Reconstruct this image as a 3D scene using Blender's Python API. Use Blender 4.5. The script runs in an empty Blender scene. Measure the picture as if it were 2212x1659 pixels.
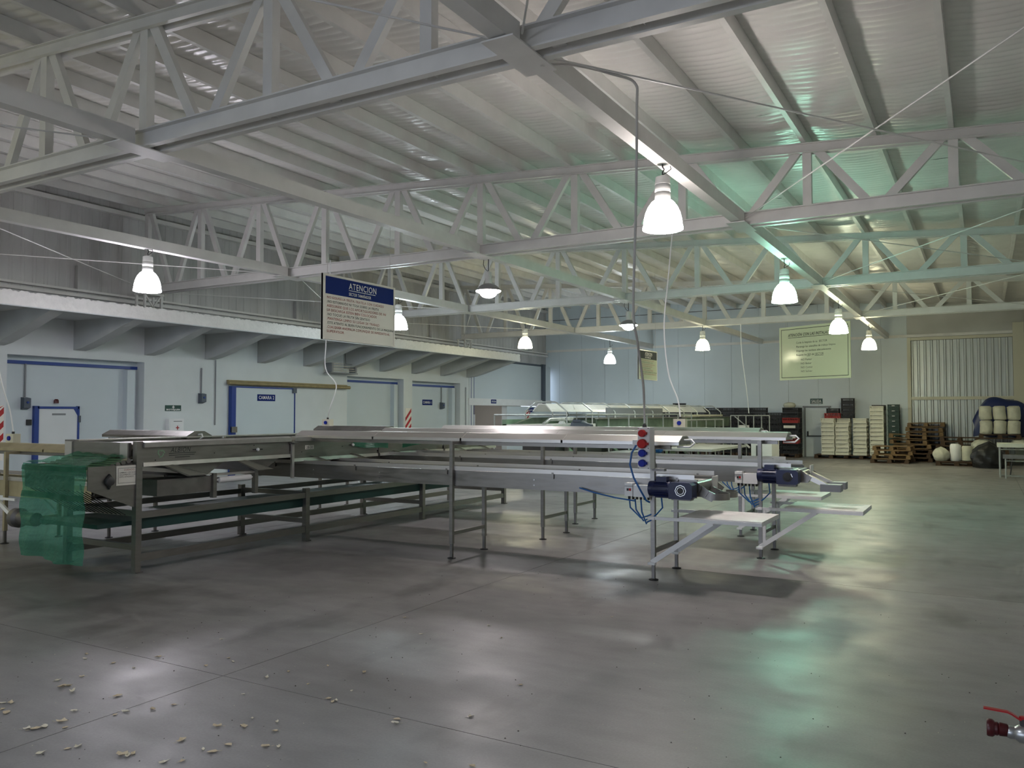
import bpy, math, random
from mathutils import Vector, Matrix
random.seed(7)
S = bpy.context.scene
COL = S.collection
PI = math.pi
R = math.radians

# ------------------------------------------------------------------ camera, world, exposure
cam = bpy.data.cameras.new('camera'); camo = bpy.data.objects.new('camera', cam); COL.objects.link(camo)
cam.sensor_width = 36; cam.lens = 36*1763/2212; cam.clip_end = 200
camo.location = (0, 0, 1.7); camo.rotation_euler = (PI/2+math.atan(63.5/1763), 0, R(30)); S.camera = camo
W = bpy.data.worlds.new('world'); S.world = W; W.use_nodes = True
W.node_tree.nodes['Background'].inputs[0].default_value = (.72, .82, 1, 1)
W.node_tree.nodes['Background'].inputs[1].default_value = 2.9
S.view_settings.view_transform = 'Standard'; S.view_settings.look = 'None'
S.view_settings.exposure = 0.13; S.view_settings.gamma = 1; S.view_settings.use_curve_mapping = False
LAMP = 36.0      # brightness of the hall lamps
po = bpy.data.lights.new('gate_portal', 'AREA'); po.shape = 'RECTANGLE'; po.size = 11; po.size_y = 4.4; po.cycles.is_portal = True
poo = bpy.data.objects.new('gate_portal', po); COL.objects.link(poo); poo.location = (-7.5, -9.1, 2.2); poo.rotation_euler = (PI/2, 0, PI)

# ------------------------------------------------------------------ materials
MT = {}
def mat(name, col, rough=.5, metal=0, var=0, scale=6, bump=0, bscale=40, emit=None, alpha=1, stretch=None, spec=.5, rvar=0):
    m = bpy.data.materials.new(name); m.use_nodes = True; MT[name] = m
    nt = m.node_tree; b = nt.nodes['Principled BSDF']
    b.inputs['Base Color'].default_value = (*col, 1); b.inputs['Roughness'].default_value = rough
    b.inputs['Metallic'].default_value = metal; b.inputs['Alpha'].default_value = alpha
    b.inputs['Specular IOR Level'].default_value = spec
    tc = nt.nodes.new('ShaderNodeTexCoord'); mp = nt.nodes.new('ShaderNodeMapping')
    nt.links.new(tc.outputs['Object'], mp.inputs[0])
    if stretch: mp.inputs['Scale'].default_value = stretch
    if var or rvar:
        n = nt.nodes.new('ShaderNodeTexNoise'); n.inputs['Scale'].default_value = scale; n.inputs['Detail'].default_value = 6
        nt.links.new(mp.outputs[0], n.inputs['Vector'])
        if var:
            r = nt.nodes.new('ShaderNodeMapRange'); r.inputs[1].default_value = .3; r.inputs[2].default_value = .7
            r.inputs[3].default_value = 1-var; r.inputs[4].default_value = 1+var*.5
            nt.links.new(n.outputs[0], r.inputs[0])
            h = nt.nodes.new('ShaderNodeVectorMath'); h.operation = 'SCALE'; h.inputs[0].default_value = col
            nt.links.new(r.outputs[0], h.inputs['Scale']); nt.links.new(h.outputs[0], b.inputs['Base Color'])
        if rvar:
            r = nt.nodes.new('ShaderNodeMapRange'); r.inputs[1].default_value = .3; r.inputs[2].default_value = .7
            r.inputs[3].default_value = rough-rvar; r.inputs[4].default_value = rough+rvar
            nt.links.new(n.outputs[0], r.inputs[0]); nt.links.new(r.outputs[0], b.inputs['Roughness'])
    if bump:
        n = nt.nodes.new('ShaderNodeTexNoise'); n.inputs['Scale'].default_value = bscale; n.inputs['Detail'].default_value = 4
        nt.links.new(mp.outputs[0], n.inputs['Vector'])
        k = nt.nodes.new('ShaderNodeBump'); k.inputs['Strength'].default_value = bump; k.inputs['Distance'].default_value = .02
        nt.links.new(n.outputs[0], k.inputs['Height']); nt.links.new(k.outputs[0], b.inputs['Normal'])
    if emit:
        b.inputs['Emission Color'].default_value = (*emit[0], 1); b.inputs['Emission Strength'].default_value = emit[1]
    return m
mat('paint', (.74, .73, .71), .42, var=.08, scale=3)
mat('foil', (.76, .745, .72), .30, var=.06, scale=2, bump=.2, bscale=9)
mat('foil_tear', (.02, .02, .02), .8)
mat('upwall', (.55, .545, .54), .6, var=.25, scale=1.2, stretch=(1, 1, .25))
mat('plaster', (.86, .86, .84), .85, var=.05, scale=9, bump=.5, bscale=22)
mat('soffit', (.50, .52, .52), .9, var=.1, scale=2)
mat('lowwall', (.68, .72, .73), .7, var=.05, scale=1.5)
mat('coldpanel', (.58, .65, .69), .45, var=.04, scale=1)
mat('backpanel', (.62, .69, .73), .38, var=.04, scale=.8)
mat('rightwall', (.55, .55, .53), .7, var=.1, scale=1)
mat('steel', (.28, .268, .252), .36, .9, var=.12, scale=5, stretch=(1, 1, 6), rvar=.08)
mat('steel_dull', (.22, .21, .20), .45, .8, var=.25, scale=6)
mat('hood', (.62, .60, .575), .36, .85, var=.10, scale=3, stretch=(.4, 3, 3))
mat('hood_beige', (.42, .37, .24), .5, .4, var=.15, scale=5)  # even beige tone for the low canopy-side conveyor and its hood
mat('bright', (.75, .75, .74), .2, 1)
mat('alu', (.86, .86, .85), .28, .35, var=.05)
mat('galv', (.50, .52, .51), .42, .55, var=.3, scale=5, stretch=(1, 1, .12))
mat('white', (.80, .81, .82), .45, var=.04, scale=4)
mat('board', (.84, .82, .80), .5, var=.05, scale=7)
mat('cream', (.62, .60, .48), .5)
mat('black', (.015, .015, .016), .5)
mat('blackbag', (.012, .012, .013), .35, bump=.6, bscale=9)
mat('blackcrate', (.012, .012, .016), .55)
mat('redcrate', (.35, .02, .015), .5)
mat('greencrate', (.012, .045, .035), .5)
mat('whitecrate', (.78, .77, .66), .6, var=.12, scale=3)
mat('beltgreen', (.012, .05, .045), .5)
mat('belt', (.42, .42, .40), .5, var=.1, scale=3)
mat('troughgreen', (.14, .19, .14), .7, var=.3, scale=4)
mat('machgreen', (.24, .36, .25), .55, var=.1)
mat('motorblue', (.005, .011, .060), .40, rvar=.05, scale=9)
mat('cableblue', (.02, .12, .36), .45)
mat('plugblue', (.006, .02, .30), .5, spec=.25)
mat('plugred', (.42, .012, .01), .5, spec=.25)
mat('framblue', (.012, .045, .25), .4)
mat('signblue', (.006, .02, .15), .6, spec=.15)
mat('signgreen', (.012, .06, .05), .4)
mat('signwhite', (.80, .77, .71), .5, spec=.25)
mat('signacryl', (.62, .68, .50), .12)
mat('signdark', (.012, .025, .035), .6, spec=.1)
mat('inkred', (.33, .03, .03), .5)
mat('inkblack', (.02, .025, .025), .5)
mat('inkwhite', (.78, .78, .78), .5)
mat('red', (.42, .015, .02), .35)
mat('darkred', (.07, .006, .008), .4)
mat('brass', (.45, .46, .46), .3, .8)
mat('wood', (.19, .118, .052), .75, var=.35, scale=8, stretch=(1, 6, 6))
mat('darkwood', (.07, .04, .022), .8, var=.35, scale=8)
mat('sack', (.56, .56, .46), .6, var=.12, scale=6, bump=.5, bscale=12)
mat('tarp', (.012, .025, .11), .45, bump=.5, bscale=7)
mat('leaf', (.62, .52, .36), .7, var=.3, scale=30)
mat('leafpale', (.72, .67, .54), .7, var=.25, scale=30)
mat('leafdark', (.06, .05, .045), .8)
mat('pipeyellow', (.33, .27, .14), .45, .3, var=.2)
mat('rubber', (.05, .048, .05), .5)
mat('cable', (.55, .53, .51), .6)
mat('dark', (.05, .05, .05), .7)
mat('greybox', (.08, .10, .13), .5)
mat('housing', (.70, .70, .68), .4)
mat('lampgrey', (.30, .29, .30), .4, .3)
mat('officeinner', (.28, .27, .26), .7)
mat('conduit', (.22, .23, .25), .5)
# polished concrete with stains and patches
def concrete():
    m = bpy.data.materials.new('concrete'); m.use_nodes = True; MT['concrete'] = m
    nt = m.node_tree; L = nt.links.new; b = nt.nodes['Principled BSDF']
    g = nt.nodes.new('ShaderNodeNewGeometry')
    def noise(sc, det, stretch=(1, 1, 1)):
        mp = nt.nodes.new('ShaderNodeMapping'); mp.inputs['Scale'].default_value = stretch
        L(g.outputs['Position'], mp.inputs[0])
        n = nt.nodes.new('ShaderNodeTexNoise'); n.inputs['Scale'].default_value = sc; n.inputs['Detail'].default_value = det
        L(mp.outputs[0], n.inputs['Vector']); return n.outputs[0]
    def mr(s, a, c, d, e):
        r = nt.nodes.new('ShaderNodeMapRange'); L(s, r.inputs[0])
        for i, v in enumerate((a, c, d, e)): r.inputs[i+1].default_value = v
        return r.outputs[0]
    def mul(a, c):
        r = nt.nodes.new('ShaderNodeMath'); r.operation = 'MULTIPLY'; L(a, r.inputs[0]); L(c, r.inputs[1]); return r.outputs[0]
    a = mr(noise(.55, 5), .3, .7, .80, 1.12); c = mr(noise(2.6, 8, (1, 2.2, 1)), .3, .75, .86, 1.10); d = mr(noise(70, 3), .3, .7, .93, 1.06)
    st = mr(noise(1.1, 6, (1.6, .8, 1)), .57, .72, 1, .62)
    v = mul(mul(mul(a, c), d), st)
    # oily stain around the feed end of the sizer, two fainter dark patches, ragged edge
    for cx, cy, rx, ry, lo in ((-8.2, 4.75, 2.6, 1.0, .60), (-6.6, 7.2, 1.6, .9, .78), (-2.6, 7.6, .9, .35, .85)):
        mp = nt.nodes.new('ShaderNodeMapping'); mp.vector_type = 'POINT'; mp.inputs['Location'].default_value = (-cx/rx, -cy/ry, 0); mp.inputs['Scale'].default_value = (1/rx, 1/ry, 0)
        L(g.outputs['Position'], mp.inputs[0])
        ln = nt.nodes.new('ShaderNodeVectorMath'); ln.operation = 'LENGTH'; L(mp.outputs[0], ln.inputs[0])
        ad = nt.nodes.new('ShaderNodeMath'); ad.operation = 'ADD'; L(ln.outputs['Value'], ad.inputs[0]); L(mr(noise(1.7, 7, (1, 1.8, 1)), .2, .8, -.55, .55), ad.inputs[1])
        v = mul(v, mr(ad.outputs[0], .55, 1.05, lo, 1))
    h = nt.nodes.new('ShaderNodeVectorMath'); h.operation = 'SCALE'; h.inputs[0].default_value = (.255, .247, .245)
    L(v, h.inputs['Scale']); L(h.outputs[0], b.inputs['Base Color'])
    L(mr(noise(2.2, 6), .3, .7, .32, .5), b.inputs['Roughness'])
    b.inputs['Specular IOR Level'].default_value = .42
    k = nt.nodes.new('ShaderNodeBump'); k.inputs['Strength'].default_value = .03; k.inputs['Distance'].default_value = .01
    L(noise(7, 3), k.inputs['Height']); L(k.outputs[0], b.inputs['Normal'])
concrete()
# thin green plastic film
def film(name, fac):
    m = bpy.data.materials.new(name); m.use_nodes = True; MT[name] = m
    nt = m.node_tree; b = nt.nodes['Principled BSDF']; o = nt.nodes['Material Output']
    b.inputs['Base Color'].default_value = (.07, .30, .19, 1); b.inputs['Roughness'].default_value = .12
    n = nt.nodes.new('ShaderNodeTexNoise'); n.inputs['Scale'].default_value = 14; n.inputs['Detail'].default_value = 5
    k = nt.nodes.new('ShaderNodeBump'); k.inputs['Strength'].default_value = 1.0; k.inputs['Distance'].default_value = .04
    nt.links.new(n.outputs[0], k.inputs['Height']); nt.links.new(k.outputs[0], b.inputs['Normal'])
    t = nt.nodes.new('ShaderNodeBsdfTransparent'); t.inputs[0].default_value = (.30, .66, .50, 1)
    x = nt.nodes.new('ShaderNodeMixShader'); x.inputs[0].default_value = fac
    nt.links.new(t.outputs[0], x.inputs[1]); nt.links.new(b.outputs[0], x.inputs[2]); nt.links.new(x.outputs[0], o.inputs[0])
film('film', .42); film('filmband', .65)
def lampmat(name, col, k):
    mat(name, (.9, .9, .9), .3, emit=(col, k))

# ------------------------------------------------------------------ mesh helpers
WM = {}
class MB:
    def __init__(s): s.v = []; s.f = []
    def add(s, vs, fs):
        n = len(s.v); s.v += [tuple(p) for p in vs]; s.f += [tuple(i+n for i in q) for q in fs]; return s
    def box(s, x0, x1, y0, y1, z0, z1):
        return s.add([(x, y, z) for z in (z0, z1) for y in (y0, y1) for x in (x0, x1)],
                     [(0, 2, 3, 1), (4, 5, 7, 6), (0, 1, 5, 4), (2, 6, 7, 3), (0, 4, 6, 2), (1, 3, 7, 5)])
    def beam(s, p0, p1, w, h, up=(0, 0, 1)):
        p0 = Vector(p0); p1 = Vector(p1); d = (p1-p0).normalized(); u = Vector(up)
        if abs(d.dot(u)) > .98: u = Vector((0, 1, 0))
        r = d.cross(u).normalized(); u = r.cross(d)
        vs = [p+r*a*w/2+u*c*h/2 for p in (p0, p1) for a, c in ((-1, -1), (1, -1), (1, 1), (-1, 1))]
        return s.add(vs, [(3, 2, 1, 0), (4, 5, 6, 7), (0, 1, 5, 4), (1, 2, 6, 5), (2, 3, 7, 6), (3, 0, 4, 7)])
    def sweep(s, pts, prof, closed=True, cap=True):
        pts = [Vector(p) for p in pts]; n = len(prof); rings = []
        prev = None
        for i, p in enumerate(pts):
            d = (pts[min(i+1, len(pts)-1)]-pts[max(i-1, 0)]).normalized()
            if prev is None:
                u = Vector((0, 0, 1)) if abs(d.z) < .9 else Vector((1, 0, 0))
            else: u = prev
            r = d.cross(u).normalized(); u = r.cross(d); prev = u
            rings.append([p+r*a+u*c for a, c in prof])
        vs = [q for r_ in rings for q in r_]; fs = []
        for i in range(len(pts)-1):
            for j in range(n):
                k = (j+1) % n
                fs.append((i*n+j, i*n+k, (i+1)*n+k, (i+1)*n+j))
        if cap: fs += [tuple(range(n-1, -1, -1)), tuple((len(pts)-1)*n+j for j in range(n))]
        return s.add(vs, fs)
    def tube(s, pts, r, n=8):
        return s.sweep(pts, [(r*math.cos(2*PI*j/n), r*math.sin(2*PI*j/n)) for j in range(n)])
    def lathe(s, c, prof, n=24, ax='z', cap=True):
        c = Vector(c); vs = []; fs = []
        for r, h in prof:
            for j in range(n):
                a = 2*PI*j/n; x, y = r*math.cos(a), r*math.sin(a)
                vs.append(c+Vector({'z': (x, y, h), 'x': (h, x, y), 'y': (y, h, x)}[ax]))
        for i in range(len(prof)-1):
            for j in range(n):
                k = (j+1) % n; fs.append((i*n+j, i*n+k, (i+1)*n+k, (i+1)*n+j))
        if cap: fs += [tuple(range(n-1, -1, -1)), tuple((len(prof)-1)*n+j for j in range(n))]
        return s.add(vs, fs)
    def prism(s, prof, a, b, ax):
        n = len(prof); vs = []
        for t in (a, b):
            for p, q in prof: vs.append({'x': (t, p, q), 'y': (p, t, q), 'z': (p, q, t)}[ax])
        fs = [tuple(range(n-1, -1, -1)), tuple(range(n, 2*n))]+[(j, (j+1) % n, n+(j+1) % n, n+j) for j in range(n)]
        return s.add(vs, fs)
    def grid(s, fn, nu, nv):
        vs = [fn(i/nu, j/nv) for i in range(nu+1) for j in range(nv+1)]
        return s.add(vs, [(i*(nv+1)+j, (i+1)*(nv+1)+j, (i+1)*(nv+1)+j+1, i*(nv+1)+j+1) for i in range(nu) for j in range(nv)])
    def mesh(s, name, m, smooth=False, inv=None, fix=True):
        me = bpy.data.meshes.new(name)
        vs = [inv @ Vector(p) for p in s.v] if inv else s.v
        me.from_pydata(vs, [], s.f)
        if fix:
            import bmesh
            bm = bmesh.new(); bm.from_mesh(me); bmesh.ops.recalc_face_normals(bm, faces=bm.faces); bm.to_mesh(me); bm.free()
        if smooth:
            me.polygons.foreach_set('use_smooth', [True]*len(me.polygons)); me.set_sharp_from_angle(angle=R(40))
        me.materials.append(MT[m]); me.update(); return me
    def build(s, name, m, parent=None, smooth=False, world=True, fix=True):
        inv = WM[parent.name].inverted() if (parent is not None and world) else None
        o = bpy.data.objects.new(name, s.mesh(name, m, smooth, inv, fix)); COL.objects.link(o)
        WM[o.name] = Matrix.Identity(4)
        if parent is not None:
            o.parent = parent; WM[o.name] = WM[parent.name].copy()
        return o
def tag(o, label=None, cat=None, group=None, kind=None):
    if label: o['label'] = label
    if cat: o['category'] = cat
    if group: o['group'] = group
    if kind: o['kind'] = kind
    return o
def thing(name, label, cat, loc=(0, 0, 0), rz=0, group=None):
    o = bpy.data.objects.new(name, None); COL.objects.link(o); o.location = loc; o.rotation_euler = (0, 0, rz)
    o.empty_display_size = .1
    WM[o.name] = Matrix.Translation(loc) @ Matrix.Rotation(rz, 4, 'Z'); return tag(o, label, cat, group)
def single(name, mb, m, label, cat, group=None, smooth=False):
    """a thing of one mesh: origin moved to its base centre"""
    xs = [p[0] for p in mb.v]; ys = [p[1] for p in mb.v]; zs = [p[2] for p in mb.v]
    b = Vector(((min(xs)+max(xs))/2, (min(ys)+max(ys))/2, min(zs)))
    o = bpy.data.objects.new(name, mb.mesh(name, m, smooth, Matrix.Translation(-b))); COL.objects.link(o); o.location = b
    WM[o.name] = Matrix.Translation(b); return tag(o, label, cat, group)
def copy_tree(o, parent=None):
    c = o.copy(); COL.objects.link(c); c.parent = parent
    for ch in list(o.children): copy_tree(ch, c)
    return c
def dup(root, loc, rz=0, label=None, group=None):
    c = copy_tree(root); c.location = loc; c.rotation_euler = (0, 0, rz); WM[c.name] = Matrix.Translation(loc) @ Matrix.Rotation(rz, 4, 'Z')
    return tag(c, label, None, group)
def struct(name, mb, m, smooth=False): return tag(mb.build(name, m, None, smooth), kind='structure')
def bx(*a): return MB().box(*a)
def inst(me, name, parent, loc, rot=(0, 0, 0)):
    """one more piece that shares its mesh; loc in world"""
    o = bpy.data.objects.new(name, me); COL.objects.link(o); o.parent = parent
    o.location = WM[parent.name].inverted() @ Vector(loc); o.rotation_euler = rot; return o
def text(s, size, m, parent, org, u, v, name='lettering', align='LEFT', width=None, bold=0, shear=0, depth=.0):
    cu = bpy.data.curves.new('t', 'FONT'); cu.body = s; cu.size = size; cu.align_x = align; cu.resolution_u = 3; cu.offset = bold; cu.shear = shear; cu.space_character = 1.12
    to = bpy.data.objects.new('t', cu); COL.objects.link(to)
    dg = bpy.context.evaluated_depsgraph_get(); me = bpy.data.meshes.new_from_object(to.evaluated_get(dg))
    bpy.data.objects.remove(to); bpy.data.curves.remove(cu)
    xs = [p.co.x for p in me.vertices]; k = 1
    if width and xs: k = width/(max(xs)-min(xs))
    u = Vector(u).normalized(); v = Vector(v).normalized(); org = Vector(org); inv = WM[parent.name].inverted()
    for p in me.vertices: p.co = inv @ (org+u*p.co.x*k+v*p.co.y)
    me.materials.clear(); me.materials.append(MT[m]); me.name = name
    o = bpy.data.objects.new(name, me); COL.objects.link(o); o.parent = parent; WM[o.name] = WM[parent.name].copy(); return o

# ------------------------------------------------------------------ room dimensions
XL, XR, YB, YF = -17.2, 1.27, 33.6, -9.0
def topz(x): return 5.96-.0625*(x+7.74)
def roofz(x): return topz(x)+.20
# floor slabs with sawn joints
fl = struct('floor', bx(XL-3.4, XR+.4, YF-.4, YB+.4, -.3, -.012), 'dark')
xs = [XL-3.4, -14.3, -9.3, -4.3, .7, XR+.4]; ys = [YF-.4, -6.3, -1.3, 3.7, 8.7, 13.7, 18.7, 23.7, 28.7, YB+.4]
for i in range(len(xs)-1):
    for j in range(len(ys)-1):
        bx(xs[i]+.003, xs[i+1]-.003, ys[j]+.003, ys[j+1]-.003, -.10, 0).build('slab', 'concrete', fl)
# roof lining: rippled white foil over the purlins
FY = [YF-.2+.15*k for k in range(int((3-YF+.2)/.15))]; FY += [3+.018*k for k in range(int(18/.018))]; FY += [21+.03*k for k in range(int((YB-20.6)/.03)+1)]
def foil_fn(u, v):
    x = XL-.4+u*(XR+.8-XL); y = FY[int(round(v*(len(FY)-1)))]
    ph = (x+.31)/.94; sag = abs(math.sin(PI*ph)); bay = math.floor(ph)
    yy = y+.02*math.sin(x*1.3+bay)+.012*math.sin(y*1.9+bay*2.1)
    pil = abs(math.sin(PI*yy/.145))                       # pleats: soft pillows with sharp creases
    big = math.sin(yy*2*PI/.83+bay*1.7)*math.sin(x*.9+y*.31)
    return (x, y, roofz(x)+.012-sag*(.026+.017*pil*(1+.5*big)+.009*big)-.005*pil)
ce = struct('ceiling', MB().grid(foil_fn, 120, len(FY)-1), 'foil', True)
bx(XL-.4, XR+.4, YF-.2, YB+.4, 7.2, 7.3).build('roof_deck', 'paint', ce)
# purlins
pz = []
def purlin_mesh():
    h, w, t = .19, .065, .012
    return MB().prism([(w, 0), (0, 0), (0, .02), (t, .02), (t, t), (w-t, t), (w-t, h-t), (0, h-t), (0, h), (w, h)], YF, YB+.05, 'y').mesh('purlin', 'paint')
pm = purlin_mesh(); cl = bx(-.05, .01, -.006, .006, 0, .16).mesh('cleat', 'paint')
for k in range(-1, 19):
    x = -.31-.94*k
    if x > XR-.05: continue
    p = inst(pm, 'purlin', ce, (x-.03, 0, topz(x)+.005)); WM[p.name] = Matrix.Translation((x-.03, 0, topz(x)+.005))
    for y in (5.55, 12.32, 19.09, 25.86): inst(cl, 'cleat', p, (x+.02, y-.08, topz(x)+.01))
rnd = random.Random(3)
tear = MB().add([(0, -.13, 0), (.012, 0, .002), (0, .10, 0), (-.015, .03, -.012), (-.012, -.05, -.01)], [(0, 1, 2, 3, 4)]).mesh('tear', 'foil_tear')
for k in range(26):
    x = -.31-.94*(rnd.randint(0, 13)+rnd.uniform(.12, .4)); y = rnd.uniform(6, 20)
    o = inst(tear, 'tear', ce, (x, y, roofz(x)-.045), (0, 0, PI/2+rnd.uniform(-.15, .15))); o.scale = (1, rnd.uniform(.6, 1.6), 1)

# upper left wall: ribbed sheet
def ribs(x, y0, y1, z0, z1, pitch=.25, d=.012):
    mb = MB(); prof = []; y = y0
    while y < y1:
        prof += [(y, 0), (y+pitch*.62, 0), (y+pitch*.7, d), (y+pitch*.92, d)]; y += pitch
    prof.append((y1, 0)); n = len(prof)
    vs = [(x+dx, yy, z) for z in (z0, z1) for yy, dx in prof]
    return mb.add(vs, [(i, i+1, n+i+1, n+i) for i in range(n-1)])
wl = struct('wall_left', bx(XL-.75, XL-.65, YF, YB, 3.9, 7.3), 'upwall')
ribs(XL-.38, YF, YB, 3.6, 7.0).build('ribbed_sheet', 'upwall', wl, fix=False)
for z, h in ((4.30, .07), (4.42, .05), (6.35, .1)):
    bx(XL-.36, XL-.22, YF, YB-.1, z, z+h).build('girt', 'paint', wl)
for y in (10.9, 17.6, 24.4, 31): bx(XL-.36, XL-.26, y-.05, y+.05, 4.44, 5.0).build('stub_post', 'upwall', wl)
# lower left wall with recessed cold-room bays
OPEN = [(9.23, 12.37, 2.91), (19.49, 22.36, 2.87), (22.85, 25.85, 2.84)]
lw = struct('wall_left_lower', bx(XL-.3, XL, YF, 9.23, 0, 3.75), 'lowwall')
for a, c in ((12.37, 19.49), (22.36, 22.85), (25.85, 26.53)): bx(XL-.3, XL, a, c, 0, 3.75).build('pier', 'lowwall', lw)
for a, c, z in OPEN:
    bx(XL-.3, XL, a, c, z, 3.75).build('header', 'lowwall', lw)
    bx(XL-.5, XL-.3, a-.1, c+.1, 0, z+.1).build('cold_room_panel', 'coldpanel', lw)
    bx(XL-.3, XL-.26, a, c, z-.17, z-.10).build('blue_rail', 'framblue', lw)
    bx(XL-.3, XL-.14, c-.34, c-.14, 0, z-.19).build('panel_edge', 'coldpanel', lw)
# canopy
cn = struct('canopy', bx(XL-.7, -15.0, YF, 26.53, 3.72, 3.88), 'soffit')
mbf = MB().grid(lambda u, v: (-14.97+.012*math.sin(u*900)*math.sin(v*7+u*333), YF+u*(26.53-YF), 3.64+v*.26+(.012*math.sin(u*777)+.012*math.sin(u*2111) if v > .99 else 0)), 700, 4)
mbf.build('fascia', 'plaster', cn, True, fix=False)
bx(-15.02, -14.99, YF, 26.53, 3.64, 3.88).build('fascia_core', 'plaster', cn)
brk = MB()
pf = [(-17.2, 3.08), (-16.9, 3.12), (-16.5, 3.22), (-16.0, 3.37), (-15.5, 3.53), (-15.03, 3.66), (-15.03, 3.73), (-17.2, 3.73)]
brm = MB().prism(pf, -.14, .14, 'y').mesh('bracket', 'soffit')
for k in range(-10, 10):
    inst(brm, 'bracket', cn, (0, 10.76+1.74*k, 0))
bx(-15.02, -14.965, YF, 26.53, 3.625, 3.645).build('drip_edge', 'lowwall', cn)
# office block past the canopy
of = struct('wall_left_office', bx(XL-.25, XL, 26.6, 33.2, 2.29, 3.85), 'backpanel')
bx(XL-.25, XL, 29.37, YB, 0, 2.0).build('panel', 'backpanel', of)
bx(XL-.3, XL+.06, 26.4, 33.3, 2.02, 2.29).build('lintel', 'white', of)
bx(XL-.02, XL+.12, 32.4, 32.62, 1.95, 3.9).build('post', 'greybox', of)
bx(XL-.25, XL+.03, 32.62, 33.25, 2.3, 3.8).build('panel', 'backpanel', of)
bx(XL-.02, XL+.03, 28.2, 32.6, 3.80, 3.88).build('top_rail', 'greybox', of)
bx(XL-.3, XL+.02, 26.45, 26.75, 0, 3.1).build('pillar', 'lowwall', of)
bx(XL-3.2, XL-.3, 26.7, 26.8, 0, 2.6).build('inner_wall', 'officeinner', of); bx(XL-3.2, XL-3.1, 26.7, 31, 0, 2.6).build('inner_wall', 'officeinner', of)
bx(XL-3.2, XL-.25, 30.9, 31, 0, 2.6).build('inner_wall', 'officeinner', of); bx(XL-3.2, XL-.25, 26.7, 31, 2.6, 2.7).build('inner_ceiling', 'officeinner', of)
bx(XL-3.09, XL-3.05, 28.9, 30.0, 0, 1.95).build('inner_door', 'white', of)
for y in (26.58, 26.78): bx(XL+.021, XL+.03, y, y+.02, 0, 3.6).build('blue_strip', 'framblue', of)
# far wall of insulated panels
bw = struct('wall_back', bx(XL-.9, XR+.3, YB+.08, YB+.2, 0, 7.4), 'backpanel')
x = XL-.8
while x < -2.45:
    x1 = min(x+1.13, -2.42); bx(x+.004, x1-.004, YB, YB+.08, 0, 6.9 if x < -12 else roofz(x)+.3).build('panel', 'backpanel', bw); x = x1
bx(-2.42, XR, YB, YB+.08, 4.55, 6.2).build('panel', 'rightwall', bw)
bx(-17.5, XR, YB-.06, YB, 4.52, 4.62).build('rail', 'paint', bw)
bx(XL-.9, XR, YB-.02, YB+.0, 5.98, 6.0).build('joint', 'dark', bw)
# corrugated gate
gt = tag(MB().box(-2.42, XR, YB+.05, YB+.10, 0, 4.55).build('door_2', 'dark'), kind='structure')
gw = (0.93+2.3)/15
rib = MB().prism([(0, 0), (.03, -.016), (.06, -.016), (.09, 0), (gw-.008, 0), (gw-.008, .004), (0, .004)], 0, 1, 'z').mesh('corrugated_sheet', 'galv')
for zz, hh in ((.05, 2.16), (2.31, 2.08)):
    for k in range(15):
        o = inst(rib, 'corrugated_sheet', gt, (-2.3+gw*k, YB+.02, zz)); o.scale = (1, 1, hh)
for b in ((-2.42, -2.30, 0, 4.5), (.93, XR, 0, 4.9)): bx(b[0], b[1], YB-.08, YB+.04, b[2], b[3]).build('gate_post', 'cream', gt)
for z in (2.2, 4.40): bx(-2.42, 1.0, YB-.06, YB+.03, z, z+.11).build('gate_rail', 'cream', gt)
wr = struct('wall_right', bx(XR, XR+.15, YF, YB, 0, 7.2), 'rightwall')
for y in (5.55, 12.32, 19.09, 25.86): bx(XR-.0, XR+.01, y-.1, y+.1, 0, 5.3).build('pilaster', 'paint', wr)
wf = struct('wall_front', bx(XL-.7, -13, YF-.2, YF, 0, 7.3), 'rightwall')
bx(-2, XR+.2, YF-.2, YF, 0, 7.3).build('pier', 'rightwall', wf); bx(-13, -2, YF-.2, YF, 4.4, 7.3).build('header', 'rightwall', wf)
struct('ground_outside', bx(-40, 25, -40, YF-.4, -.3, -.02), 'rightwall')

# ------------------------------------------------------------------ roof trusses
XB = (-3.1, -7.74, -12.4)
VX = [-.29-1.864*k for k in range(10)]
tr = thing('roof_truss', 'white lattice roof truss crossing above the green plastic film of the sizer', 'truss', (0, 5.55, 0))
def chan(h, w, t=.012, s=1):
    return [(0, 0), (s*w, 0), (s*w, t), (s*t, t), (s*t, h-t), (s*w, h-t), (s*w, h), (0, h)]
Y0 = 5.55
for s in (-1, 1):
    # channel webs face outward, flanges turn outward with lips
    MB().prism([(Y0+s*.065+p, 4.51+q) for p, q in chan(.19, .075, .014, s)], XL+.1, XR-.02, 'x').build('bottom_chord', 'paint', tr)
    mb = MB(); n = 8
    pr = [(s*.05+p, q) for p, q in chan(.14, .055, .012, s)]
    xa, xb = XL+.05, XR-.02; vs = []
    for xx in (xa, xb): vs += [(xx, Y0+p, topz(xx)-.14+q) for p, q in pr]
    mb.add(vs, [tuple(range(n-1, -1, -1)), tuple(range(n, 2*n))]+[(j, (j+1) % n, n+(j+1) % n, n+j) for j in range(n)])
    mb.build('top_chord', 'paint', tr)
bp = bx(-.06, .06, -.07, .07, -.005, .005).mesh('batten_plate', 'paint')
x = XL+.6
while x < XR:
    inst(bp, 'batten_plate', tr, (x, Y0, 4.56)); x += 2.3
gp = bx(-.14, .14, -.36, .36, -.006, .006).mesh('gusset_plate', 'paint')
for x in XB: inst(gp, 'gusset_plate', tr, (x, Y0-.05, 4.503))
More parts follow.
